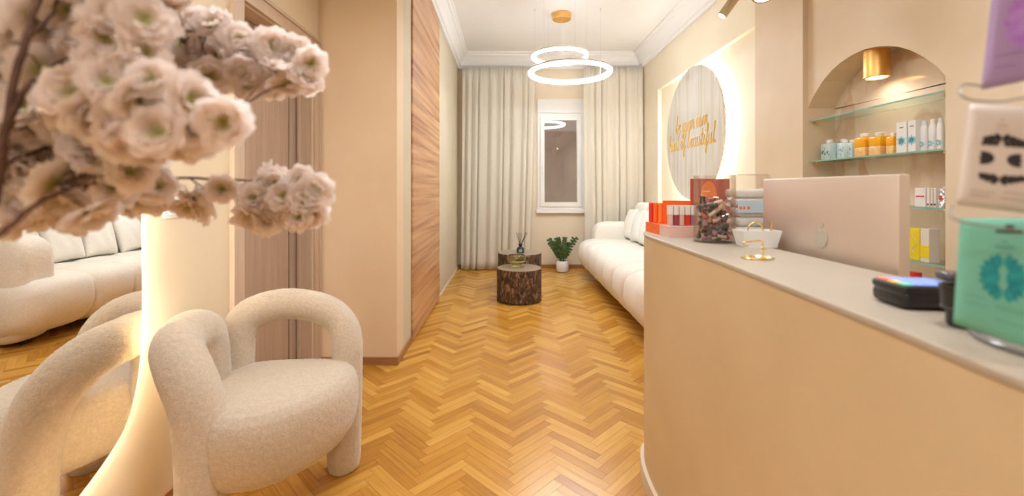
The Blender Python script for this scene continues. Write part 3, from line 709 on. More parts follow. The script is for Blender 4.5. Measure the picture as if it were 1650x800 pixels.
# ------------------------------------------------------------------ PLANT
px_,py_=.86,6.82
pt=thing('potted_plant','green leafy plant in a white round pot on the floor under the window','plant',(px_,py_,0))
MB().lathe([(0,0),(.06,0),(.085,.01),(.097,.05),(.099,.10),(.092,.15),(.082,.175),(.074,.175),(.074,.15),(0,.15)],(px_,py_,0),36).build('pot','pot',pt,smooth=True,angle=50)
MB().cyl((px_,py_,.15),.072,.008,24).build('soil','soil',pt)
random.seed(12); ml=MB(); ms=MB()
for k in range(26):
    a=random.random()*2*PI; reach=random.uniform(.02,.20); ht=random.uniform(.20,.42)
    if k==0: a,reach,ht=.2,.22,.40
    if k==1: a,reach,ht=2.9,.20,.38
    P=[Vector((px_+.03*math.cos(a)+reach*math.cos(a)*t**1.3*.9,py_+(.03+reach*t**1.3)*math.sin(a)*.55,.155+ht*t*(1-.12*t))) for t in[i/8 for i in range(9)]]
    ms.tube(P,.004,6)
    for i in range(2,9):
        d=(P[i]-P[i-1]).normalized(); sd=d.cross(Vector((random.uniform(-.5,.5),1,.2))).normalized()
        for sg in(-1,1):
            Lf=.066*(1-.04*i); dr_=(sd*sg*.85+d*.75+Vector((0,random.uniform(-.3,.3),0))).normalized(); w=dr_.cross(Vector((random.uniform(-.4,.4),1,random.uniform(-.3,.3)))).normalized()*.018
            b=P[i]; v=[ml.bm.verts.new(q) for q in(b,b+dr_*Lf*.35+w,b+dr_*Lf*.75+w*.8,b+dr_*Lf,b+dr_*Lf*.75-w*.8,b+dr_*Lf*.35-w)]
            nn=dr_.cross(w).normalized()*.004; m_=[ml.bm.verts.new(b+dr_*Lf*q+nn) for q in(.35,.75)]
            ml.bm.faces.new((v[0],v[1],m_[0])); ml.bm.faces.new((v[1],v[2],m_[1],m_[0])); ml.bm.faces.new((v[2],v[3],m_[1])); ml.bm.faces.new((v[0],m_[0],v[5])); ml.bm.faces.new((m_[0],m_[1],v[4],v[5])); ml.bm.faces.new((m_[1],v[3],v[4]))
ms.build('stems','leafstem',pt); ml.build('leaves','leafy',pt)

# ------------------------------------------------------------------ COUNTER
ct=thing('reception_counter','beige microcement reception counter with curved end on the right','reception counter',(.8,1.2,0))
frontc=[(.53,-.9),(.538,.2),(.543,.457),(.562,.657),(.582,.95),(.595,1.2),(.60,1.5),(.600,1.72),(.604,1.86),(.620,1.97),(.655,2.07),(.72,2.135),(.80,2.155),(.95,2.16)]
fc,_=crom([Vector((a,b,0)) for a,b in frontc],[0]*len(frontc),5); fc=[(p.x,p.y) for p in fc]
fxy=lambda x,y,d:(x,y,d)
# body: front wall .14 thick down, L return
def offs(poly,d):
    out=[]
    for i,p in enumerate(poly):
        a=Vector(poly[max(i-1,0)]); b=Vector(poly[min(i+1,len(poly)-1)]); t=(b-a).normalized(); nn=Vector((t.y,-t.x)); out.append(tuple(Vector(p)+nn*d))
    return out
outer=fc+[(1.55,2.16),(1.55,1.80),(.90,1.72),(.895,-.9)]
MB().prism(outer,fxy,.0,1.097).build('body','cement',ct)
topo=[(a,b) for a,b in offs(fc,-.002)]+[(1.552,2.162),(1.552,1.798),(.902,1.718),(.897,-.902)]
o=MB().prism(topo,fxy,1.085,1.10).build('countertop','cementtop_dim',ct)
md=o.modifiers.new('b','BEVEL'); md.width=.004; md.segments=2; md.limit_method='ANGLE'
pf=offs(fc,-.016); MB().prism(pf+list(reversed(offs(fc,.01))),fxy,.0,.075).build('plinth','plinth',ct)
MB().b2(.90,1.50,-.5,1.72,.72,.75).build('desk_surface','cream',ct)
for y in(-.45,1.6): MB().b2(.92,1.48,y-.02,y+.02,0,.72).build('desk_panel','cream',ct)

# monitor
mn=thing('computer_monitor','large beige silver computer monitor seen from behind on the reception desk','monitor',(.97,1.34,.75))
mb=MB(); mb.b2(.950,.980,1.055,1.62,.93,1.337,.006); mb.build('screen_housing','alum',mn,smooth=True,angle=40)
MB().b2(.9795,.982,1.07,1.605,.95,1.325).build('display','black',mn)
mb=MB(); mb.b2(.985,1.01,1.26,1.42,.76,1.15,.006); mb.build('stand_neck','alum',mn); MB().b2(.96,1.16,1.24,1.44,.75,.762,.004).build('stand_foot','alum',mn)
ap=[(0,-.036),(.014,-.040),(.028,-.030),(.037,-.008),(.036,.010),(.028,.024),(.014,.028),(0,.022),(-.014,.028),(-.029,.022),(-.030,.012),(-.024,.004),(-.024,-.006),(-.033,-.014),(-.028,-.030),(-.014,-.040)]
ly,lz=1.318,1.155
mb=MB(); mb.prism([(ly-a*.8,lz+b*.8) for a,b in ap],fnx,.9497,.9485); mb.prism([(ly-.001,lz+.026),(ly-.012,lz+.030),(ly-.014,lz+.042),(ly-.004,lz+.038)],fnx,.9497,.9485); mb.build('logo','logo',mn)

# ------------------------------------------------------------------ ITEMS ON COUNTER
Z=1.10
# lip gloss display
dp=thing('makeup_display','red and pink lip makeup display tray at the far end of the counter','display tray',(.78,1.93,Z))
mb=MB(); tray=[(.668,1.80),(.835,1.80),(.835,2.06),(.655,2.06)]
mb.prism([(.664,1.90),(.668,1.80),(.85,1.80),(.85,1.90)],fxy,Z,Z+.045); mb.build('tray_base','pinktray',dp)
mb=MB(); mb.prism([(.655,2.062),(.664,1.9005),(.85,1.9005),(.85,2.062)],fxy,Z,Z+.045); mb.build('tray_base','orangered',dp)
MB().b2(.850,.853,1.80,2.062,Z,Z+.13).build('back_card','wine',dp)
MB().b2(.70,.85,1.958,1.962,Z+.045,Z+.148).build('divider_card','orangered',dp)
k=0
gl=[('orangered',.672,2.04),('red',.690,2.03),('orangered',.70,2.0)]
def gloss(x,y,z,h,w,col,cap,label,grp):
    t=thing('lip_gloss',label,'lip gloss',(x,y,z),grp)
    MB().b2(x-w/2,x+w/2,y-w/2,y+w/2,z,z+h*.52,.002).build('tube',col,t)
    MB().b2(x-w/2-.001,x+w/2+.001,y-w/2-.001,y+w/2+.001,z+h*.52,z+h,.002).build('cap',cap,t)
    return t
zt=Z+.0455
for i,(x,y,c_,nm) in enumerate([(.676,2.045,'red','red'),(.688,2.018,'orangered','bright red'),(.700,1.985,'orange','orange red')]):
    o=MB().cyl((x,y,zt),.0115,.092,16,bev=.003).build('lipstick_tube',c_,smooth=True,angle=40,loc=(x,y,zt))
    tag(o,['red cylindrical tube standing at the far corner of the makeup display','bright red tube between the other two on the makeup display','orange tube nearest the glosses on the makeup display'][i],'lipstick tube','red tubes on the makeup display')
cols=['nude','berry','nude','red','mauve','nude','berry']
for i in range(6):
    x=.695+.0235*i; y=1.86-.002*i
    gloss(x,y,zt,.085,.019,cols[i],'cream','cream capped lip gloss in the display tray, '+['at the left end of its row','second from the left in its row','third from the left in its row','fourth, with bright red tube','fifth from the left in its row','at its right end'][i],'lip glosses in the display tray')
# header card
hc=thing('header_card','red advertising card with an orange glow behind the jar of lipsticks','advertising card',(.90,1.95,Z))
x0,x1=.825,1.0
MB().b2(x0,x1,1.955,1.965,Z,1.347,.001).build('card','wine',hc)
mb=MB(); el=[(.905+.045*math.cos(a)*(1.1 if math.sin(a)<0 else .8),1.262+.075*math.sin(a)) for a in[2*PI*i/40 for i in range(40)]]
mb.prism(el,lambda u,v,d:(u,d,v),1.9548,1.954); mb.build('glow_print','orange',hc)
for z_,w in((1.288,.03),(1.250,.055),(1.240,.048),(1.230,.05)): MB().b2(.88,.88+w,1.9535,1.9538,z_,z_+.004).build('text_line','cream',hc)
# acrylic jar with lipsticks
jx,jy,jr,jh=.785,1.65,.0735,.252
jr_t=thing('acrylic_jar','clear cylindrical jar half filled with lip glosses on the counter','jar',(jx,jy,Z))
MB().lathe([(0,0),(jr,0),(jr,jh),(jr-.0025,jh),(jr-.0025,.004),(0,.004)],(jx,jy,Z),56).build('jar_wall','clear',jr_t,smooth=True,angle=40)
random.seed(21)
base=[]
for kind,(c_,cp) in enumerate([('berry','black'),('nude','greymetal'),('mauve','black'),('red','black'),('nude','chrome'),('berry','greymetal')]):
    pass
kinds=[('berry','black'),('nude','greymetal'),('mauve','black'),('wine','black'),('nude','chrome'),('greymetal','nude')]
protos=[]
def lipstick(c_,cp):
    t=thing('lipstick','x','lipstick',(0,0,0),'lipsticks heaped in the clear jar')
    MB().cyl((0,0,-.030),.0085,.033,12,bev=.001).build('tube',c_,t,smooth=True,angle=40)
    MB().cyl((0,0,.003),.0092,.030,12,bev=.0015).build('cap',cp,t,smooth=True,angle=40)
    return t
names={'berry':'dark berry','nude':'nude','mauve':'mauve','wine':'wine red','greymetal':'gunmetal'}
cn={'black':'black','greymetal':'dark grey','chrome':'silver','nude':'nude'}
P=[]; tries=0
while len(P)<85 and tries<20000:
    tries+=1
    lay=len(P)/85; z=Z+.018+lay*.128
    r=math.sqrt(random.random())*(jr-.034) if random.random()<.25 else random.uniform(.5,1)*(jr-.022); a=random.random()*2*PI
    p=Vector((jx+r*math.cos(a),jy+r*math.sin(a),z))
    if all((p-q[0]).length>.0175 for q in P):
        # axis: tangential-ish so it stays inside
        tang=Vector((-math.sin(a),math.cos(a),0))
        d=(tang*random.uniform(.1,1)*random.choice((-1,1))+Vector((0,0,random.uniform(-.9,.9)))+Vector((random.uniform(-.3,.3),random.uniform(-.3,.3),0))).normalized()
        ok=True
        for s_ in(-.033,.033):
            e=p+d*s_
            if math.hypot(e.x-jx,e.y-jy)>jr-.0125 or e.z<Z+.0125: ok=False
        if ok: P.append((p,d))
for i,(p,d) in enumerate(P):
    k=random.choice([0,0,1,2,2,3,4,5]) if i>5 else i%6
    if len(protos)<6 and not any(q[1]==k for q in protos):
        t=lipstick(*kinds[k]); protos.append((t,k))
    else:
        src=next(q[0] for q in protos if q[1]==k); t=copy_tree(src)
    t.location=p; t.rotation_euler=d.to_track_quat('Z','Y').to_euler()
    t['label']=f"small {names[kinds[k][0]]} lipstick with a {cn[kinds[k][1]]} cap in the heap inside the clear jar"
# towels in clear pack
tw=thing('cotton_pack','clear pack of white cotton pads with a pale blue band behind the jar','cotton pack',(1.04,1.90,Z))
for i in range(5):
    MB().box((1.045,1.9,Z+.021+.040*i),(.135,.12,.039),.012,seg=3).build('cotton_layer','towel',tw,smooth=True)
MB().b2(.973,1.117,1.835,1.962,Z,Z+.265,.012).build('plastic_wrap','clear',tw,smooth=True,angle=40)
MB().b2(.972,1.118,1.832,1.8345,Z+.10,Z+.15).build('blue_band','bluelabel',tw)
mb=MB()
for i,w in enumerate((.012,.009,.014)): mb.b2(.978+.016*i,.978+.016*i+w*.8,1.8312,1.8318,Z+.115,Z+.126)
mb.build('band_text','orangered',tw)
MB().b2(1.085,1.105,1.8312,1.8345,Z+.175,Z+.195).build('pack_print','greymetal',tw)
# white tray
wt=thing('white_desk_tray','small white open tray with sloped sides on the counter beside the jar','tray',(.862,1.50,Z))
tp=[(.787,0),(.937,0)]
mb=MB(); 
def trap(x0,x1,y0,y1,z,ins):return [(x0+ins,y0+ins*.5,z),(x1-ins,y0+ins*.5,z),(x1-ins,y1-ins*.5,z),(x0+ins,y1-ins*.5,z)]
A=[mb.bm.verts.new(p) for p in trap(.797,.930,1.47,1.545,Z,.014)]; B=[mb.bm.verts.new(p) for p in trap(.797,.930,1.47,1.545,Z+.058,0)]
C=[mb.bm.verts.new(p) for p in trap(.800,.927,1.473,1.542,Z+.058,0)]; D=[mb.bm.verts.new(p) for p in trap(.800,.927,1.473,1.542,Z+.006,.014)]
mb.bm.faces.new(A[::-1]); mb.bm.faces.new(D)
for X_,Y_ in((A,B),(B,C),(C,D)):
    for i in range(4): mb.bm.faces.new((X_[i],X_[(i+1)%4],Y_[(i+1)%4],Y_[i]))
mb.build('tray_body','white',wt)
mb=MB(); mb.tube([(.920,1.515,Z+.010),(.918,1.512,Z+.088)],.0045,10); o=mb.build('gold_stick','goldlight'); tag(o,'short gold stick leaning upright in the white tray','stick')
mb=MB(); mb.tube([(.86+.026*math.cos(a),1.508,Z+.058+.026*math.sin(a)) for a in[2*PI*i/28 for i in range(28)]],.0028,8,closed=True); o=mb.build('gold_ring','goldlight',smooth=True); tag(o,'gold ring standing in the white tray','ring')
# gold stand
gs=thing('gold_card_stand','small gold wire stand with oval base on the counter before the white tray','stand',(.72,1.25,Z))
gx,gy=.716,1.245
mb=MB(); mb.lathe([(0,0),(.043,0),(.045,.003),(.043,.006),(.037,.006),(.034,.003),(0,.003)],(gx,gy,Z),36,sy=.75); mb.build('base','goldlight',gs,smooth=True,angle=40)
mb=MB(); mb.tube([(gx+.015,gy,Z+.002),(gx+.016,gy,Z+.025),(gx+.014,gy,Z+.045),(gx+.004,gy,Z+.052),(gx-.02,gy,Z+.05),(gx-.04,gy-.003,Z+.047),(gx-.040,gy-.004,Z+.04),(gx-.030,gy-.004,Z+.038)],.0025,8,smooth=5); mb.build('stem','goldlight',gs,smooth=True)
mb=MB(); mb.tube([(gx+.016+.006*math.cos(a),gy,Z+.028+.006*math.sin(a)) for a in[2*PI*i/16 for i in range(16)]],.002,6,closed=True); mb.build('loop','goldlight',gs,smooth=True)

# POS terminal: local frame, x along device length
pos=thing('card_terminal','black payment card terminal with lit blue screen on the counter','card terminal',(.715,.745,Z))
ax=at(1408,468,.80); 
def dev(name,pts,mts,parent): pass
R_=Matrix.Rotation(math.radians(12),3,'Z')
def pbox(c,d,bev,name,m,tilt=0,parent=pos):
    mb=MB(); mb.box((0,0,0),d,bev,rot=Matrix.Rotation(tilt,3,'Y'),seg=3)
    o=mb.build(name,m,smooth=True,angle=50); o.parent=parent; o.location=c; return o
pos.rotation_euler=(0,0,math.radians(-6))
pbox((-.012,0,.016),(.098,.078,.030),.011,'body','black')
pbox((-.012,0,.033),(.096,.076,.014),.005,'upper_body','black')
pbox((-.005,.003,.0405),(.070,.064,.002),.0006,'screen','screenblue')
for i,c_ in enumerate(('screenred','screenyel','screengrn')):
    pbox((-.047,.022-.022*i,.0405),(.014,.017,.0022),.0006,'key',c_)
for i in range(4): pbox((.036,.024-.014*i,.0405),(.007,.008,.003),.001,'button','greybtn')
pbox((.075,.0,.022),(.085,.070,.040),.012,'printer_housing','darkgloss')
pbox((.08,.020,.048),(.075,.035,.016),.006,'paper_lid','darkgloss')
# dark phone holder in front of pouch
hl=thing('pen_holder','small black cup holder between the card terminal and the mint pouch','holder',(.6,.55,Z))
hx,hy=.660,.63
mb=MB(); mb.lathe([(0,0),(.016,0),(.018,.004),(.019,.025),(.0235,.027),(.025,.055),(.026,.057),(.026,.060),(.022,.060),(.020,.03),(0,.03)],(hx,hy,Z),32); mb.build('cup','black',hl,smooth=True,angle=40)
mb=MB(); mb.lathe([(.0236,0),(.0245,0),(.0247,.002),(.0238,.002)],(hx,hy,Z+.027),32); mb.build('rim','greymetal',hl,smooth=True)

# ------------------------------------------------------------------ DISPLAY RACK AND POUCHES
rk=thing('display_rack','clear hook display rack standing on the near end of the counter','display rack',(.70,.50,Z))
mb=MB(); mb.cyl((.72,.53,Z),.11,.008,40,bev=.002); mb.build('base','rack',rk,smooth=True,angle=40)
mb=MB(); mb.cyl((.72,.53,Z+.008),.007,.62,16); mb.build('pole','clear',rk,smooth=True,angle=40)
def hook(pts):
    mb=MB(); mb.tube(pts,.0013,8,smooth=5); mb.build('hook','rack',rk,smooth=True)
# pouches: 4 corners in world space -> builds a puffed packet
def pouch(name,label,tl,tr,bl,br,mt,thick=.006,edge=.08):
    tl,tr,bl,br=[Vector(p) for p in(tl,tr,bl,br)]
    nrm=(tr-tl).cross(bl-tl).normalized()
    if nrm.y>0: nrm=-nrm
    n=16
    def P_(u,v,d=0): return (tl*(1-u)+tr*u)*(1-v)+(bl*(1-u)+br*u)*v+nrm*d
    cen=P_(.5,.5)
    root=thing(name,label,'sachet',tuple(cen),'cosmetic sachets on the display rack')
    def prof(u,v):
        a=max(0,min(1,min(u,1-u)/edge)); b=max(0,min(1,min(v,1-v)/edge)); q=a*a*(3-2*a)*b*b*(3-2*b)
        return .0006+q*thick/2
    mb=MB()
    mb.quadgrid(lambda i,j:P_(i/n,j/n,prof(i/n,j/n)),n+1,n+1)
    mb.quadgrid(lambda i,j:P_(i/n,j/n,-prof(i/n,j/n)),n+1,n+1)
    bm=mb.bm
    bmesh.ops.remove_doubles(bm,verts=bm.verts[:],dist=.00001)
    es=[e for e in bm.edges if e.is_boundary]
    if es: bmesh.ops.bridge_loops(bm,edges=es)
    body=mb.build('packet',mt,root,smooth=True)
    return root,body,lambda u,v:P_(u,v,prof(u,v)+.0004),nrm
def leafshape(mb,S,c,ang,L_,W_,asp=1.0,n=5):
    # flat petal print on a pouch, S(u,v)->3D; coordinates in pouch u,v (v scaled by aspect)
    ca,sa=math.cos(ang),math.sin(ang); pts=[]
    prof=[(0,0),(.15,.75),(.45,1),(.8,.7),(1,0),(.8,-.7),(.45,-1),(.15,-.75)]
    for t,w in prof:
        x=t*L_; y=w*W_/2; pts.append(S(c[0]+(x*ca-y*sa),c[1]+(x*sa+y*ca)*asp))
    vs=[mb.bm.verts.new(p) for p in pts]; mb.bm.faces.new(vs)
def bars(S,lst,m,par_):
    for q in lst:
        mb=MB(); bar(mb,S,*q); mb.build('text_line',m,par_)
def bar(mb,S,u0,u1,v,h=.010):
    k=6; a=[]; b=[]
    for i in range(k+1):
        u=u0+(u1-u0)*i/k; a.append(mb.bm.verts.new(S(u,v))); b.append(mb.bm.verts.new(S(u,v+h)))
    for i in range(k): mb.bm.faces.new((a[i],a[i+1],b[i+1],b[i]))
YP=.53
# mint pouch
tl=at(1547,352,YP+.005); bl=at(1536,522,YP-.01); br=at(1692,574,YP-.045); tr=at(1690,352,YP-.03)
root,body,SF,nr=pouch('sachet','mint green sachet with a dark teal flower emblem, lowest on the display rack',tl,tr,bl,br,'teal')
asp=.80
mb=MB(); md_=MB(); C_=(.50,.50)
for sx_ in(-1,1):
    for q,(a,r0,L_,W_) in enumerate(((-1.25,.11,.13,.085),(-.95,.09,.15,.075),(-.62,.06,.19,.075),(-.3,.03,.22,.10),(.0,.035,.21,.10),(.3,.03,.22,.10),(.62,.06,.19,.075),(.95,.09,.15,.075),(1.25,.11,.13,.085))):
        ang=a if sx_>0 else PI-a
        leafshape(md_ if q in(0,3,5,8) else mb,SF,(C_[0]+r0*math.cos(ang),C_[1]+r0*math.sin(ang)*asp),ang,L_*1.12,W_*1.15,asp)
mb.build('flower_print','tealdark',body); md_.build('flower_print','tealmid',body)
bars(SF,[(.40,.62,.235,.022),(.47,.55,.195,.012),(.45,.58,.285,.006),(.10,.32,.70,.006),(.10,.34,.765,.006),(.42,.76,.735,.006),(.42,.76,.757,.006),(.42,.74,.85,.006)],'tealtext',body)
mb=MB(); bar(mb,SF,.40,.70,.105,.022); leafshape(mb,SF,(.50,.075),0,.12,.04); mb.build('hang_slot','dark',body)
# pearl pouch
tl=at(1562,168,YP+.02); bl=at(1541,330,YP+.005); br=at(1668,346,YP-.01); tr=at(1672,172,YP+.0)
root2,body2,SF2,nr=pouch('sachet','pearl white sachet with three rows of black leaves, middle of the display rack',tl,tr,bl,br,'pearl')
mb=MB(); random.seed(4)
for row,(v,n_) in enumerate(((.36,7),(.53,2),(.70,7))):
    for k in range(n_):
        if n_==2:
            for a in(-.3,0,.3): leafshape(mb,SF2,(.41 if k==0 else .57,v),(PI if k==0 else 0)+a,.22,.085,.8)
        else:
            sg=-1 if k%2 else 1; q=k//2; dn=1 if row==2 else -1
            leafshape(mb,SF2,(.49+sg*(.01+.075*q),v),(0 if sg>0 else PI)+sg*dn*(.75-.28*q),.13-.008*q,.085,.8)
            leafshape(mb,SF2,(.49+sg*(.03+.08*q),v+.012),(0 if sg>0 else PI)-sg*dn*.35,.10,.06,.8)
mb.build('leaf_print','pearlprint',body2)
bars(SF2,[(.40,.56,.20,.012),(.45,.50,.15,.012),(.38,.56,.24,.006),(.12,.46,.85,.008),(.55,.9,.835,.008),(.14,.40,.89,.008),(.52,.85,.89,.008)],'pearltext',body2)
# purple pouch
tl=at(1604,-60,YP+.03); bl=at(1581,145,YP+.02); br=at(1700,120,YP+.0); tr=at(1715,-70,YP+.0)
root3,body3,SF3,nr=pouch('sachet','lilac sachet with a violet flower emblem hanging at the top of the display rack',tl,tr,bl,br,'purple')
mb=MB()
for k in range(14):
    a=2*PI*k/14; leafshape(mb,SF3,(.52+.13*math.cos(a),.50+.11*math.sin(a)),a,.20,.11,.75)
    leafshape(mb,SF3,(.52+.05*math.cos(a+.2),.50+.04*math.sin(a+.2)),a+.2,.13,.08,.75)
mb.build('flower_print','purplemid',body3)
bars(SF3,[(.12,.55,.76,.008),(.14,.42,.85,.008),(.6,.8,.80,.008),(.6,.78,.89,.008),(.38,.65,.18,.008),(.42,.6,.14,.008)],'purpletext',body3)
# hooks
hook([(.72,.53,Z+.305),tuple(at(1660,158,.50)),tuple(at(1612,164,.50)),tuple(at(1560,160,.50)),tuple(at(1546,146,.51)),tuple(at(1556,136,.52)),tuple(at(1590,140,.52))])
hook([(.72,.53,Z+.155),tuple(at(1670,372,.485)),tuple(at(1600,366,.49)),tuple(at(1545,356,.50)),tuple(at(1530,345,.51)),tuple(at(1535,332,.52))])
hook([(.72,.53,Z+.46),tuple(at(1680,-50,.52)),tuple(at(1640,-48,.51))])

# ------------------------------------------------------------------ NICHE SHELVES AND PRODUCTS
NX0,NX1=2.0,2.18; NY0,NY1=1.987,2.891
sh=[1.755,1.487,1.212,.945,.68]
for i,z in enumerate(sh):
    s_=thing('glass_shelf','glass shelf in the arched niche, '+['topmost and empty','second from the top, holding bottles','third from the top, holding small boxes','fourth from the top, holding yellow packs','lowest one'][i],'shelf',(2.09,2.44,z-.008),'glass shelves in the arched niche')
    MB().b2(2.006,2.178,NY0,NY1,z-.008,z).build('pane','shelf',s_)
    MB().b2(2.004,2.0062,NY0,NY1,z-.008,z).build('front_edge','glassgreen',s_)
    for y in(NY1-.02,NY0+.02):
        MB().b2(2.03,2.05,y-.018,y+.018,z-.022,z-.008,.002).build('bracket','goldlight',s_)
# downlight in the niche
dl=thing('niche_downlight','gold cylinder downlight at the top of the arched niche','downlight',(2.075,2.44,2.085))
MB().lathe([(0,.158),(.058,.158),(.060,.155),(.060,.002),(.056,0),(.050,0),(.048,.03),(0,.03)],(2.072,2.44,1.925),40).build('housing','gold',dl,smooth=True,angle=40)
MB().cyl((2.072,2.44,1.945),.047,.004,24).build('lens','lens',dl)
# bottles
X_=2.085
def yy(px,x=X_): return x*F/(px-818)
z2=sh[1]
def sqbottle(px0,px1,h,cap,cols_,nm,label,grp,lab=None,x=X_):
    y0,y1=yy(px1,x),yy(px0,x); w=min(abs(y1-y0),.08); yc=(y0+y1)/2; dz=min(w,.06)
    t=thing(nm,label,'bottle',(x,yc,z2),grp)
    nlev=len(cols_)
    for k,c_ in enumerate(cols_):
        MB().b2(x-dz/2,x+dz/2,yc-w/2,yc+w/2,z2+.001+(h-cap)*k/nlev,z2+.001+(h-cap)*(k+1)/nlev,.004 if nlev==1 else .0025).build('body' if k==0 else 'upper_body',c_,t,smooth=True,angle=40)
    MB().cyl((x,yc,z2+h-cap),w*.20,.006,20).build('neck','white',t,smooth=True,angle=40)
    MB().cyl((x,yc,z2+h-cap+.005),min(w*.28,.02),cap,20,bev=.002).build('cap','white',t,smooth=True,angle=40)
    if lab:
        mb=MB(); r_=random.Random(int(px0))
        for q in range(9):
            a=r_.random()*6.3; cy=yc+r_.uniform(-.28,.28)*w; cz=z2+h*.38+r_.uniform(-.18,.2)*h
            S_=lambda u,v:(x-dz/2-.0006,u,v)
            leafshape(mb,S_,(cy,cz),a,w*.28,w*.14)
        mb.build('printed_pattern',lab,t)
    return t
gb='clear blue bottles on the niche shelf'; go='amber bottles on the niche shelf'
sqbottle(1329,1345,.128,.02,['bluebottle'],'bottle','pale blue bottle with white cap, the tallest at the left end of the niche shelf',gb,'blueprint')
sqbottle(1354,1364,.125,.02,['bluebottle'],'bottle','pale blue bottle standing behind a shorter one on the niche shelf',gb,'blueprint',x=2.12)
sqbottle(1357,1367,.108,.016,['bluebottle'],'bottle','short pale blue bottle with white cap in front of a taller one',gb,'blueprint',x=2.06)
sqbottle(1368,1381,.106,.016,['bluebottle'],'bottle','short pale blue bottle touching the first amber bottle',gb,'blueprint')
sqbottle(1383,1404,.132,.02,['peach','amber'],'bottle','square amber bottle next to the pale blue bottles',go)
sqbottle(1408,1427,.125,.02,['peach','amber'],'bottle','square amber bottle, middle one of three',go)
sqbottle(1434,1446,.112,.018,['peach','amber'],'bottle','small amber bottle beside the white boxes',go)
for i,(p0,p1) in enumerate(((1447,1464),(1466,1478.5))):
    y0,y1=yy(p1,2.04),yy(p0,2.04); t=thing('product_box',['tall white box with blue flower print beside the small amber bottle','tall white box with blue flower print beside the white tubes'][i],'box',(2.05,(y0+y1)/2,z2),'tall white printed boxes')
    MB().b2(2.03,2.08,y0,y1,z2,z2+.158,.002).build('carton','white',t)
    mb=MB()
    yc=(y0+y1)/2
    for k in range(12):
        a=2*PI*k/12; leafshape(mb,lambda u,v:(2.0294,u,v),(yc+.002*math.cos(a),z2+.060+.002*math.sin(a)),a,.022+.005*(k%2),.008)
    mb.build('flower_print','blueprint',t)
    mb=MB(); mb.b2(2.0290,2.0296,yc-.012,yc+.010,z2+.128,z2+.132); mb.build('text_lines','greymetal',t)
for i,(p0,p1) in enumerate(((1484,1496),(1498,1509),(1511,1521))):
    x=2.07; y0,y1=yy(p1,x),yy(p0,x); w=abs(y1-y0); yc=(y0+y1)/2
    t=thing('lotion_bottle',['tapered white bottle next to the tall printed boxes','tapered white bottle, middle one of three','tapered white bottle at the right end of the niche shelf'][i],'bottle',(x,yc,z2),'tapered white bottles on the niche shelf')
    MB().lathe([(0,0),(w*.48,0),(w*.5,.004),(w*.5,.105),(w*.36,.128),(w*.3,.132),(0,.132)],(x,yc,z2+.001),24).build('body','white',t,smooth=True,angle=40)
    MB().cyl((x,yc,z2+.132),w*.29,.022,20,bev=.002).build('cap','white',t,smooth=True,angle=40)
    mb=MB()
    for k in range(8):
        a=2*PI*k/8
        def S_(u,v,x=x,w=w,yc=yc): 
            th=(u-yc)/(w*.5); return (x-(w*.5+.0006)*math.cos(th),yc+(w*.5+.0006)*math.sin(th),v)
        leafshape(mb,S_,(yc+.004*math.cos(a),z2+.035+.004*math.sin(a)),a,.013,.007)
    mb.build('flower_print','blueprint',t)
# third shelf
z3=sh[2]
def carton(x,p0,p1,z,h,d,mt,label,name='product_box',grp='small cartons on the third niche shelf'):
    y0,y1=yy(p1,x),yy(p0,x); t=thing(name,label,'box',(x,(y0+y1)/2,z),grp)
    MB().b2(x,x+d,y0,y1,z,z+h,.0015).build('carton',mt,t); return t,(y0+y1)/2,abs(y1-y0)
t,yc,w=carton(2.04,1474,1491,z3,.094,.05,'white','white carton with pink lettering on the third niche shelf')
mb=MB()
for k in range(6): mb.b2(2.0388,2.0396,yc+w*.38-k*w*.135-w*.09,yc+w*.38-k*w*.135,z3+.048,z3+.056)
mb.build('lettering','red',t)
for i,(a,b) in enumerate(((1493,1497.5),(1499,1503),(1504.5,1508))):
    t,yc,w=carton(2.04,a,b,z3,.093,.07,'cream',['narrow cream carton next to the pink lettered one','narrow cream carton in the middle of three','narrow cream carton beside the silver sachet'][i])
    MB().b2(2.0388,2.0396,yc-.004,yc+.004,z3+.010,z3+.018).build('dot','black',t)
t=thing('foil_sachet','crinkled silver and pink sachet at the right end of the third niche shelf','sachet',(2.06,yy(1517,2.05),z3))
y0=yy(1523,2.05); y1=yy(1509,2.05)
mb=MB(); random.seed(2)
def fs(sg): return lambda i,j:(2.06+sg*(.012*(1-j/10))*(1 if 0<i<8 else 0)+.004*random.uniform(-1,1)*(1 if 0<i<8 else 0),y0+(y1-y0)*(i/8)*(1-.25*j/10),z3+.001+.098*j/10)
mb.quadgrid(fs(1),9,11); mb.quadgrid(fs(-1),9,11); mb.build('packet','foil',t)
MB().b2(2.038,2.040,y0+.004,y0+.016,z3+.035,z3+.055).build('pink_print','red',t)
# dark things just visible above the monitor
lab3=['small dark brown pot just above the monitor, at the far left of the third shelf','small dark brown pot second from the left above the monitor','small dark brown pot third from the left above the monitor','small black capped vial above the monitor near its middle','small black capped vial above the monitor beside the dark bottle','small dark bottle at the right of the row above the monitor']
for i,(p,hh,r_) in enumerate(((1333,.150,.021),(1341,.151,.020),(1349,.150,.018),(1357,.149,.009),(1369,.154,.009),(1376,.151,.012))):
    y=yy(p,2.06); t=thing('small_jar',lab3[i],'jar',(2.06,y,z3),'dark little jars on the third niche shelf')
    MB().cyl((2.06,y,z3),r_,hh-.022,20,bev=.002).build('body','white' if i in(3,4) else 'darkgloss',t,smooth=True,angle=40)
    MB().cyl((2.06,y,z3+hh-.022),r_*.85,.022,20,bev=.002).build('cap','black',t,smooth=True,angle=40)
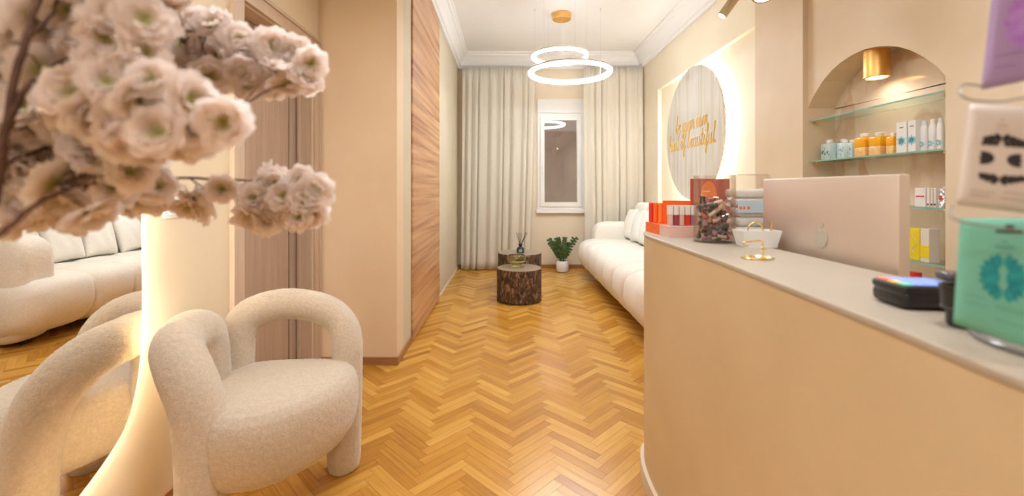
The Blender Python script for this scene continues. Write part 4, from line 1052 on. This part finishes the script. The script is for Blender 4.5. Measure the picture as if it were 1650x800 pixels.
# fourth shelf
z4=sh[3]
t,yc,w=carton(2.05,1466,1482,z4,.158,.05,'yellow','bright yellow pack with white swirl on the fourth niche shelf','yellow_pack','yellow packs on the fourth niche shelf')
mb=MB(); mb.tube([(2.049,yc+.012*math.sin(q*.9),z4+.03+.011*q) for q in range(10)],.0012,6,smooth=3); mb.build('swirl_print','cream',t)
t,yc,w=carton(2.03,1483,1497,z4,.162,.055,'cream','tall cream carton with yellow lower half on the fourth niche shelf','product_box','yellow packs on the fourth niche shelf')
MB().b2(2.0285,2.0302,yc-w/2,yc+w/2,z4+.02,z4+.08).build('yellow_band','yellow',t)
z5=sh[4]
t=thing('red_topped_jar','jar with a red lid on the lowest niche shelf','jar',(2.06,yy(1474,2.06),z5))
yj=yy(1474,2.06)
MB().cyl((2.06,yj,z5),.026,.17,24,bev=.003).build('body','cream',t,smooth=True,angle=40); MB().cyl((2.06,yj,z5+.17),.027,.03,24,bev=.003).build('lid','red',t,smooth=True,angle=40)

# ------------------------------------------------------------------ TRACK SPOTS
tr=thing('ceiling_spotlight','pale gold ceiling spotlight bar with two tilted cylinder heads above the counter','spotlight',(1.35,2.5,HL))
MB().b2(1.28,1.44,2.0,2.9,HL-.03,HL,.004).build('mounting_bar','spot',tr)
def head(c,tipdir,L_,r,nm='spot_head'):
    d=Vector(tipdir).normalized(); q=d.to_track_quat('Z','Y').to_matrix()
    mb=MB(); mb.lathe([(0,0),(r*.9,0),(r,.004),(r,L_),(r*.86,L_),(r*.82,L_-.015),(0,L_-.015)],c,32,rot=q)
    h=mb.build(nm,'spot',tr,smooth=True,angle=40)
    mb=MB(); mb.cyl(Vector(c)+d*(L_-.014),r*.8,.002,24,rot=q); mb.build('lens','lens',h)
    mb=MB(); p=Vector(c)+d*.03; mb.tube([p,(p.x,p.y,HL-.02)],.006,8); mb.build('stem','spot',tr,smooth=True)
tip=at(1163,26,2.7); d=Vector((-.42,.12,-.62)).normalized()
head(tip-d*.17,d,.17,.028)
tip=at(1232,-12,2.2); d=Vector((-.1,-.5,-.75)).normalized()
head(tip-d*.15,d,.15,.062)

# lamps added on the front room ceiling to brighten it, all out of view
fillg='round flush ceiling lamps added out of view to light the front room'
def flush(x,y,z,r,label):
    t=thing('added_ceiling_lamp',label,'added ceiling lamp',(x,y,z),fillg)
    MB().lathe([(r,0),(r+.015,0),(r+.015,-.05),(r,-.05)],(x,y,z),48).build('rim','white',t,smooth=True,angle=40)
    MB().cyl((x,y,z-.045),r,.012,48).build('diffuser','diffuser',t)
    return t
flush(-.35,1.1,HL,.26,'added unseen flush ceiling lamp nearest the backlit mirror')
flush(.25,2.55,HL,.26,'added unseen flush ceiling lamp where the front room meets the corridor')
flush(.82,.6,HL,.26,'added unseen flush ceiling lamp close to the reception counter edge')
flush(-.3,-.7,HL,.26,'added unseen flush ceiling lamp at the rear end of the front room')

# ------------------------------------------------------------------ BLOSSOM TREE
tree=thing('cherry_blossom_tree','artificial pink cherry blossom tree reaching in from the left foreground','blossom tree',(-1.0,.40,0))
random.seed(77)
def flower_mesh(seed):
    r=random.Random(seed); bm=bmesh.new(); heart=bm.verts.layers.float.new('heart_v')
    for layer,(n,tilt,L_,) in enumerate(((7,.02,.027),(7,.28,.024),(6,.55,.018))):
        for k in range(n):
            a=2*PI*k/n+layer*.5+r.uniform(-.15,.15); tl_=tilt+r.uniform(-.15,.15); W=L_*.62
            g=[]
            for i in range(5):
                t=i/4; row=[]
                for j in range(5):
                    s_=j/4*2-1
                    w=W*math.sin(PI*min(1,.12+t*.72))**.8
                    rad=L_*t*(1-.10*(1-abs(s_))*(t>.9))
                    y=s_*w; cup=.25*L_*t*t+ .12*L_*s_*s_+L_*.16*math.sin(s_*7+k*2+seed)*t*t
                    x=rad*math.cos(tl_)-cup*math.sin(tl_); z=rad*math.sin(tl_)+cup*math.cos(tl_)*.6
                    v=bm.verts.new((x*math.cos(a)-y*math.sin(a),x*math.sin(a)+y*math.cos(a),z+r.uniform(-.0006,.0006)))
                    v[heart]=min(1,t*L_/.022); row.append(v)
                g.append(row)
            for i in range(4):
                for j in range(4): bm.faces.new((g[i][j],g[i+1][j],g[i+1][j+1],g[i][j+1]))
    me=bpy.data.meshes.new('blossom'); hv=[v[heart] for v in bm.verts]; bm.to_mesh(me); bm.free()
    at_=me.attributes.new('heart','FLOAT','POINT'); at_.data.foreach_set('value',hv)
    me.shade_smooth(); me.materials.append(M['cherry']); return me
FM=[flower_mesh(s) for s in(1,2,3)]
branches=[ # (px,py,Y) polylines turned to world points, radius
 ([(-620,900,.50),(-330,640,.50),(-150,520,.50),(-40,420,.49),(2,262,.48),(18,150,.48),(42,60,.49),(62,0,.50),(85,-80,.52)],.0065),
 ([(15,205,.48),(35,152,.48),(68,122,.49),(105,95,.51),(140,80,.53),(210,62,.60),(300,50,.68),(400,62,.76),(470,85,.80),(508,110,.82)],.0036),
 ([(52,186,.46),(85,174,.47),(120,156,.48),(200,160,.54),(300,165,.58),(385,175,.62)],.0032),
 ([(-60,420,.44),(0,376,.45),(30,352,.46),(57,330,.47),(110,305,.55),(165,289,.62),(285,286,.70),(380,291,.76),(430,292,.78),(480,300,.79),(515,306,.80)],.0032),
 ([(-60,300,.50),(0,270,.52),(28,255,.54),(90,235,.58),(180,225,.64),(270,220,.68)],.003),
 ([(42,60,.49),(70,40,.50),(88,12,.52),(100,-30,.54)],.0028),
 ([(-60,140,.55),(60,30,.62),(150,-20,.68),(260,-10,.72),(310,15,.75)],.003),
 ([(-60,330,.60),(20,300,.62),(100,330,.66),(180,300,.7),(240,310,.72)],.0025),
 ([(305,287,.71),(330,302,.73),(370,306,.74),(392,318,.75)],.0014),
]
BP=[]; wood=[]
for i,(pts,r0) in enumerate(branches):
    W=[at(*p) for p in pts]
    if i==0: W=[Vector((-1.0,.40,.30)),Vector((-.98,.42,.62))]+W[0:]
    n=len(W); rr_=[r0*(1.6 if (i==0 and k<3) else 1)*(1-.6*k/n) for k in range(n)]
    mb=MB(); q,rq=crom(W,rr_,6)
    q=[p+Vector((random.uniform(-1,1),random.uniform(-1,1),random.uniform(-1,1)))*.0012 for p in q]
    mb.tube(q,rq,8); mb.build('trunk' if i==0 else 'branch','bark2',tree,smooth=True)
    BP+= [(p,i) for p in q if p.z>1.05]
MB().lathe([(0,0),(.13,0),(.15,.02),(.17,.30),(.17,.34),(.155,.34),(.15,.30),(0,.30)],(-1.0,.40,0),40).build('pot','pot',tree,smooth=True,angle=40)
# blossom masses: (x0,x1,y0,y1,Y0,Y1,count, predicate)
def inpoly(x,y,P):
    c=False; j=len(P)-1
    for i in range(len(P)):
        if (P[i][1]>y)!=(P[j][1]>y) and x<(P[j][0]-P[i][0])*(y-P[i][1])/(P[j][1]-P[i][1])+P[i][0]: c=not c
        j=i
    return c
zones=[([(-60,-60),(150,-60),(160,120),(150,345),(60,362),(-60,370)],.62,.88,120),
 ([(-60,-60),(300,-60),(285,25),(250,90),(265,180),(330,195),(300,225),(225,235),(235,262),(190,325),(130,355),(60,362),(-60,370)],.50,.76,430),
 ([(110,110),(230,120),(330,150),(395,150),(390,195),(300,225),(200,230),(120,200)],.46,.56,26),
 ([(270,60),(370,40),(400,70),(470,80),(505,100),(505,130),(440,140),(330,125),(270,110)],.70,.80,46),
 ([(365,335),(400,315),(420,290),(470,280),(515,310),(500,350),(440,365),(390,350)],.74,.80,26),
 ([(200,300),(255,290),(265,320),(235,335),(205,330)],.66,.72,9),
 ([(290,330),(350,300),(372,290),(365,320),(330,340)],.72,.76,5),
 ([(310,20),(340,30),(375,55),(330,60)],.70,.76,4)]
spots=[]
for poly,Y0,Y1,cnt in zones:
    xs=[p[0] for p in poly]; ys=[p[1] for p in poly]; k=0; tr_=0
    while k<cnt and tr_<9000:
        tr_+=1
        x=random.uniform(min(xs),max(xs)); y=random.uniform(min(ys),max(ys))
        if not inpoly(x,y,poly): continue
        p=at(x,y,random.uniform(Y0,Y1))
        if any((p-q).length<.021 for q in spots): continue
        # keep the near dark twigs in view
        if p.y<.53 and x<150 and cnt>100: continue
        spots.append(p); k+=1
tw_=MB(); rest=[]
spots.sort(key=lambda p:p.y)
for i,p in enumerate(spots):
    bp=min(BP,key=lambda b:(b[0]-p).length)[0]
    mid=(p+bp)/2+Vector((0,0,.008)); tw_.tube([bp,mid,p],[.0011,.0009,.0009],5)
    out=(p-bp).normalized() if (p-bp).length>.003 else Vector((0,-1,0))
    d=(out*.7+Vector((random.uniform(-.6,.6),-.75+random.uniform(-.4,.5),random.uniform(-.35,.55)))).normalized()
    R4=d.to_track_quat('Z','Y').to_matrix().to_4x4() @ Matrix.Rotation(random.random()*6.28,4,'Z')
    s_=random.uniform(.95,1.3); mx=Matrix.Translation(p) @ R4 @ Matrix.Scale(s_,4)
    if i<100:
        o=bpy.data.objects.new('blossom',FM[i%3]); COL.objects.link(o)
        o.parent=tree; o.matrix_local=Matrix.Translation(-Vector(tree.location)) @ mx
    else: rest.append((i%3,mx))
tw_.build('twigs','bark2',tree)['kind']='stuff'
bm=bmesh.new(); hv=[]
hl_=bm.verts.layers.float.new('hh')
for k,mx in rest:
    me=FM[k]; base_=len(bm.verts); at_=me.attributes['heart'].data
    vs=[bm.verts.new(mx @ v.co) for v in me.vertices]
    for v,a in zip(vs,at_): v[hl_]=a.value
    for f in me.polygons: bm.faces.new([vs[q] for q in f.vertices])
me=bpy.data.meshes.new('blossoms'); hv=[v[hl_] for v in bm.verts]; bm.to_mesh(me); bm.free()
a=me.attributes.new('heart','FLOAT','POINT'); a.data.foreach_set('value',hv); me.shade_smooth(); me.materials.append(M['cherry'])
o=bpy.data.objects.new('blossoms',me); COL.objects.link(o); o.parent=tree; o.location=-Vector(tree.location); o['kind']='stuff'

# ------------------------------------------------------------------ WORLD, CAMERA
w=bpy.data.worlds.new('night'); sc.world=w; w.use_nodes=True
w.node_tree.nodes['Background'].inputs['Color'].default_value=(.42,.36,.32,1); w.node_tree.nodes['Background'].inputs['Strength'].default_value=.9
cd=bpy.data.cameras.new('camera'); cam=bpy.data.objects.new('camera',cd); COL.objects.link(cam)
cam.location=(0,0,1.3); cam.rotation_euler=(PI/2,0,0)
cd.sensor_width=36; cd.lens=F/1650*36; cd.shift_x=7/1650; cd.shift_y=-95/1650
cd.clip_start=.02; cd.dof.use_dof=True; cd.dof.focus_distance=3.0; cd.dof.aperture_fstop=2.0
sc.camera=cam
sc.view_settings.view_transform='Standard'; sc.view_settings.look='None'; sc.view_settings.gamma=1
sc.view_settings.exposure=1.2
try: sc.view_settings.use_curve_mapping=False
except Exception: pass
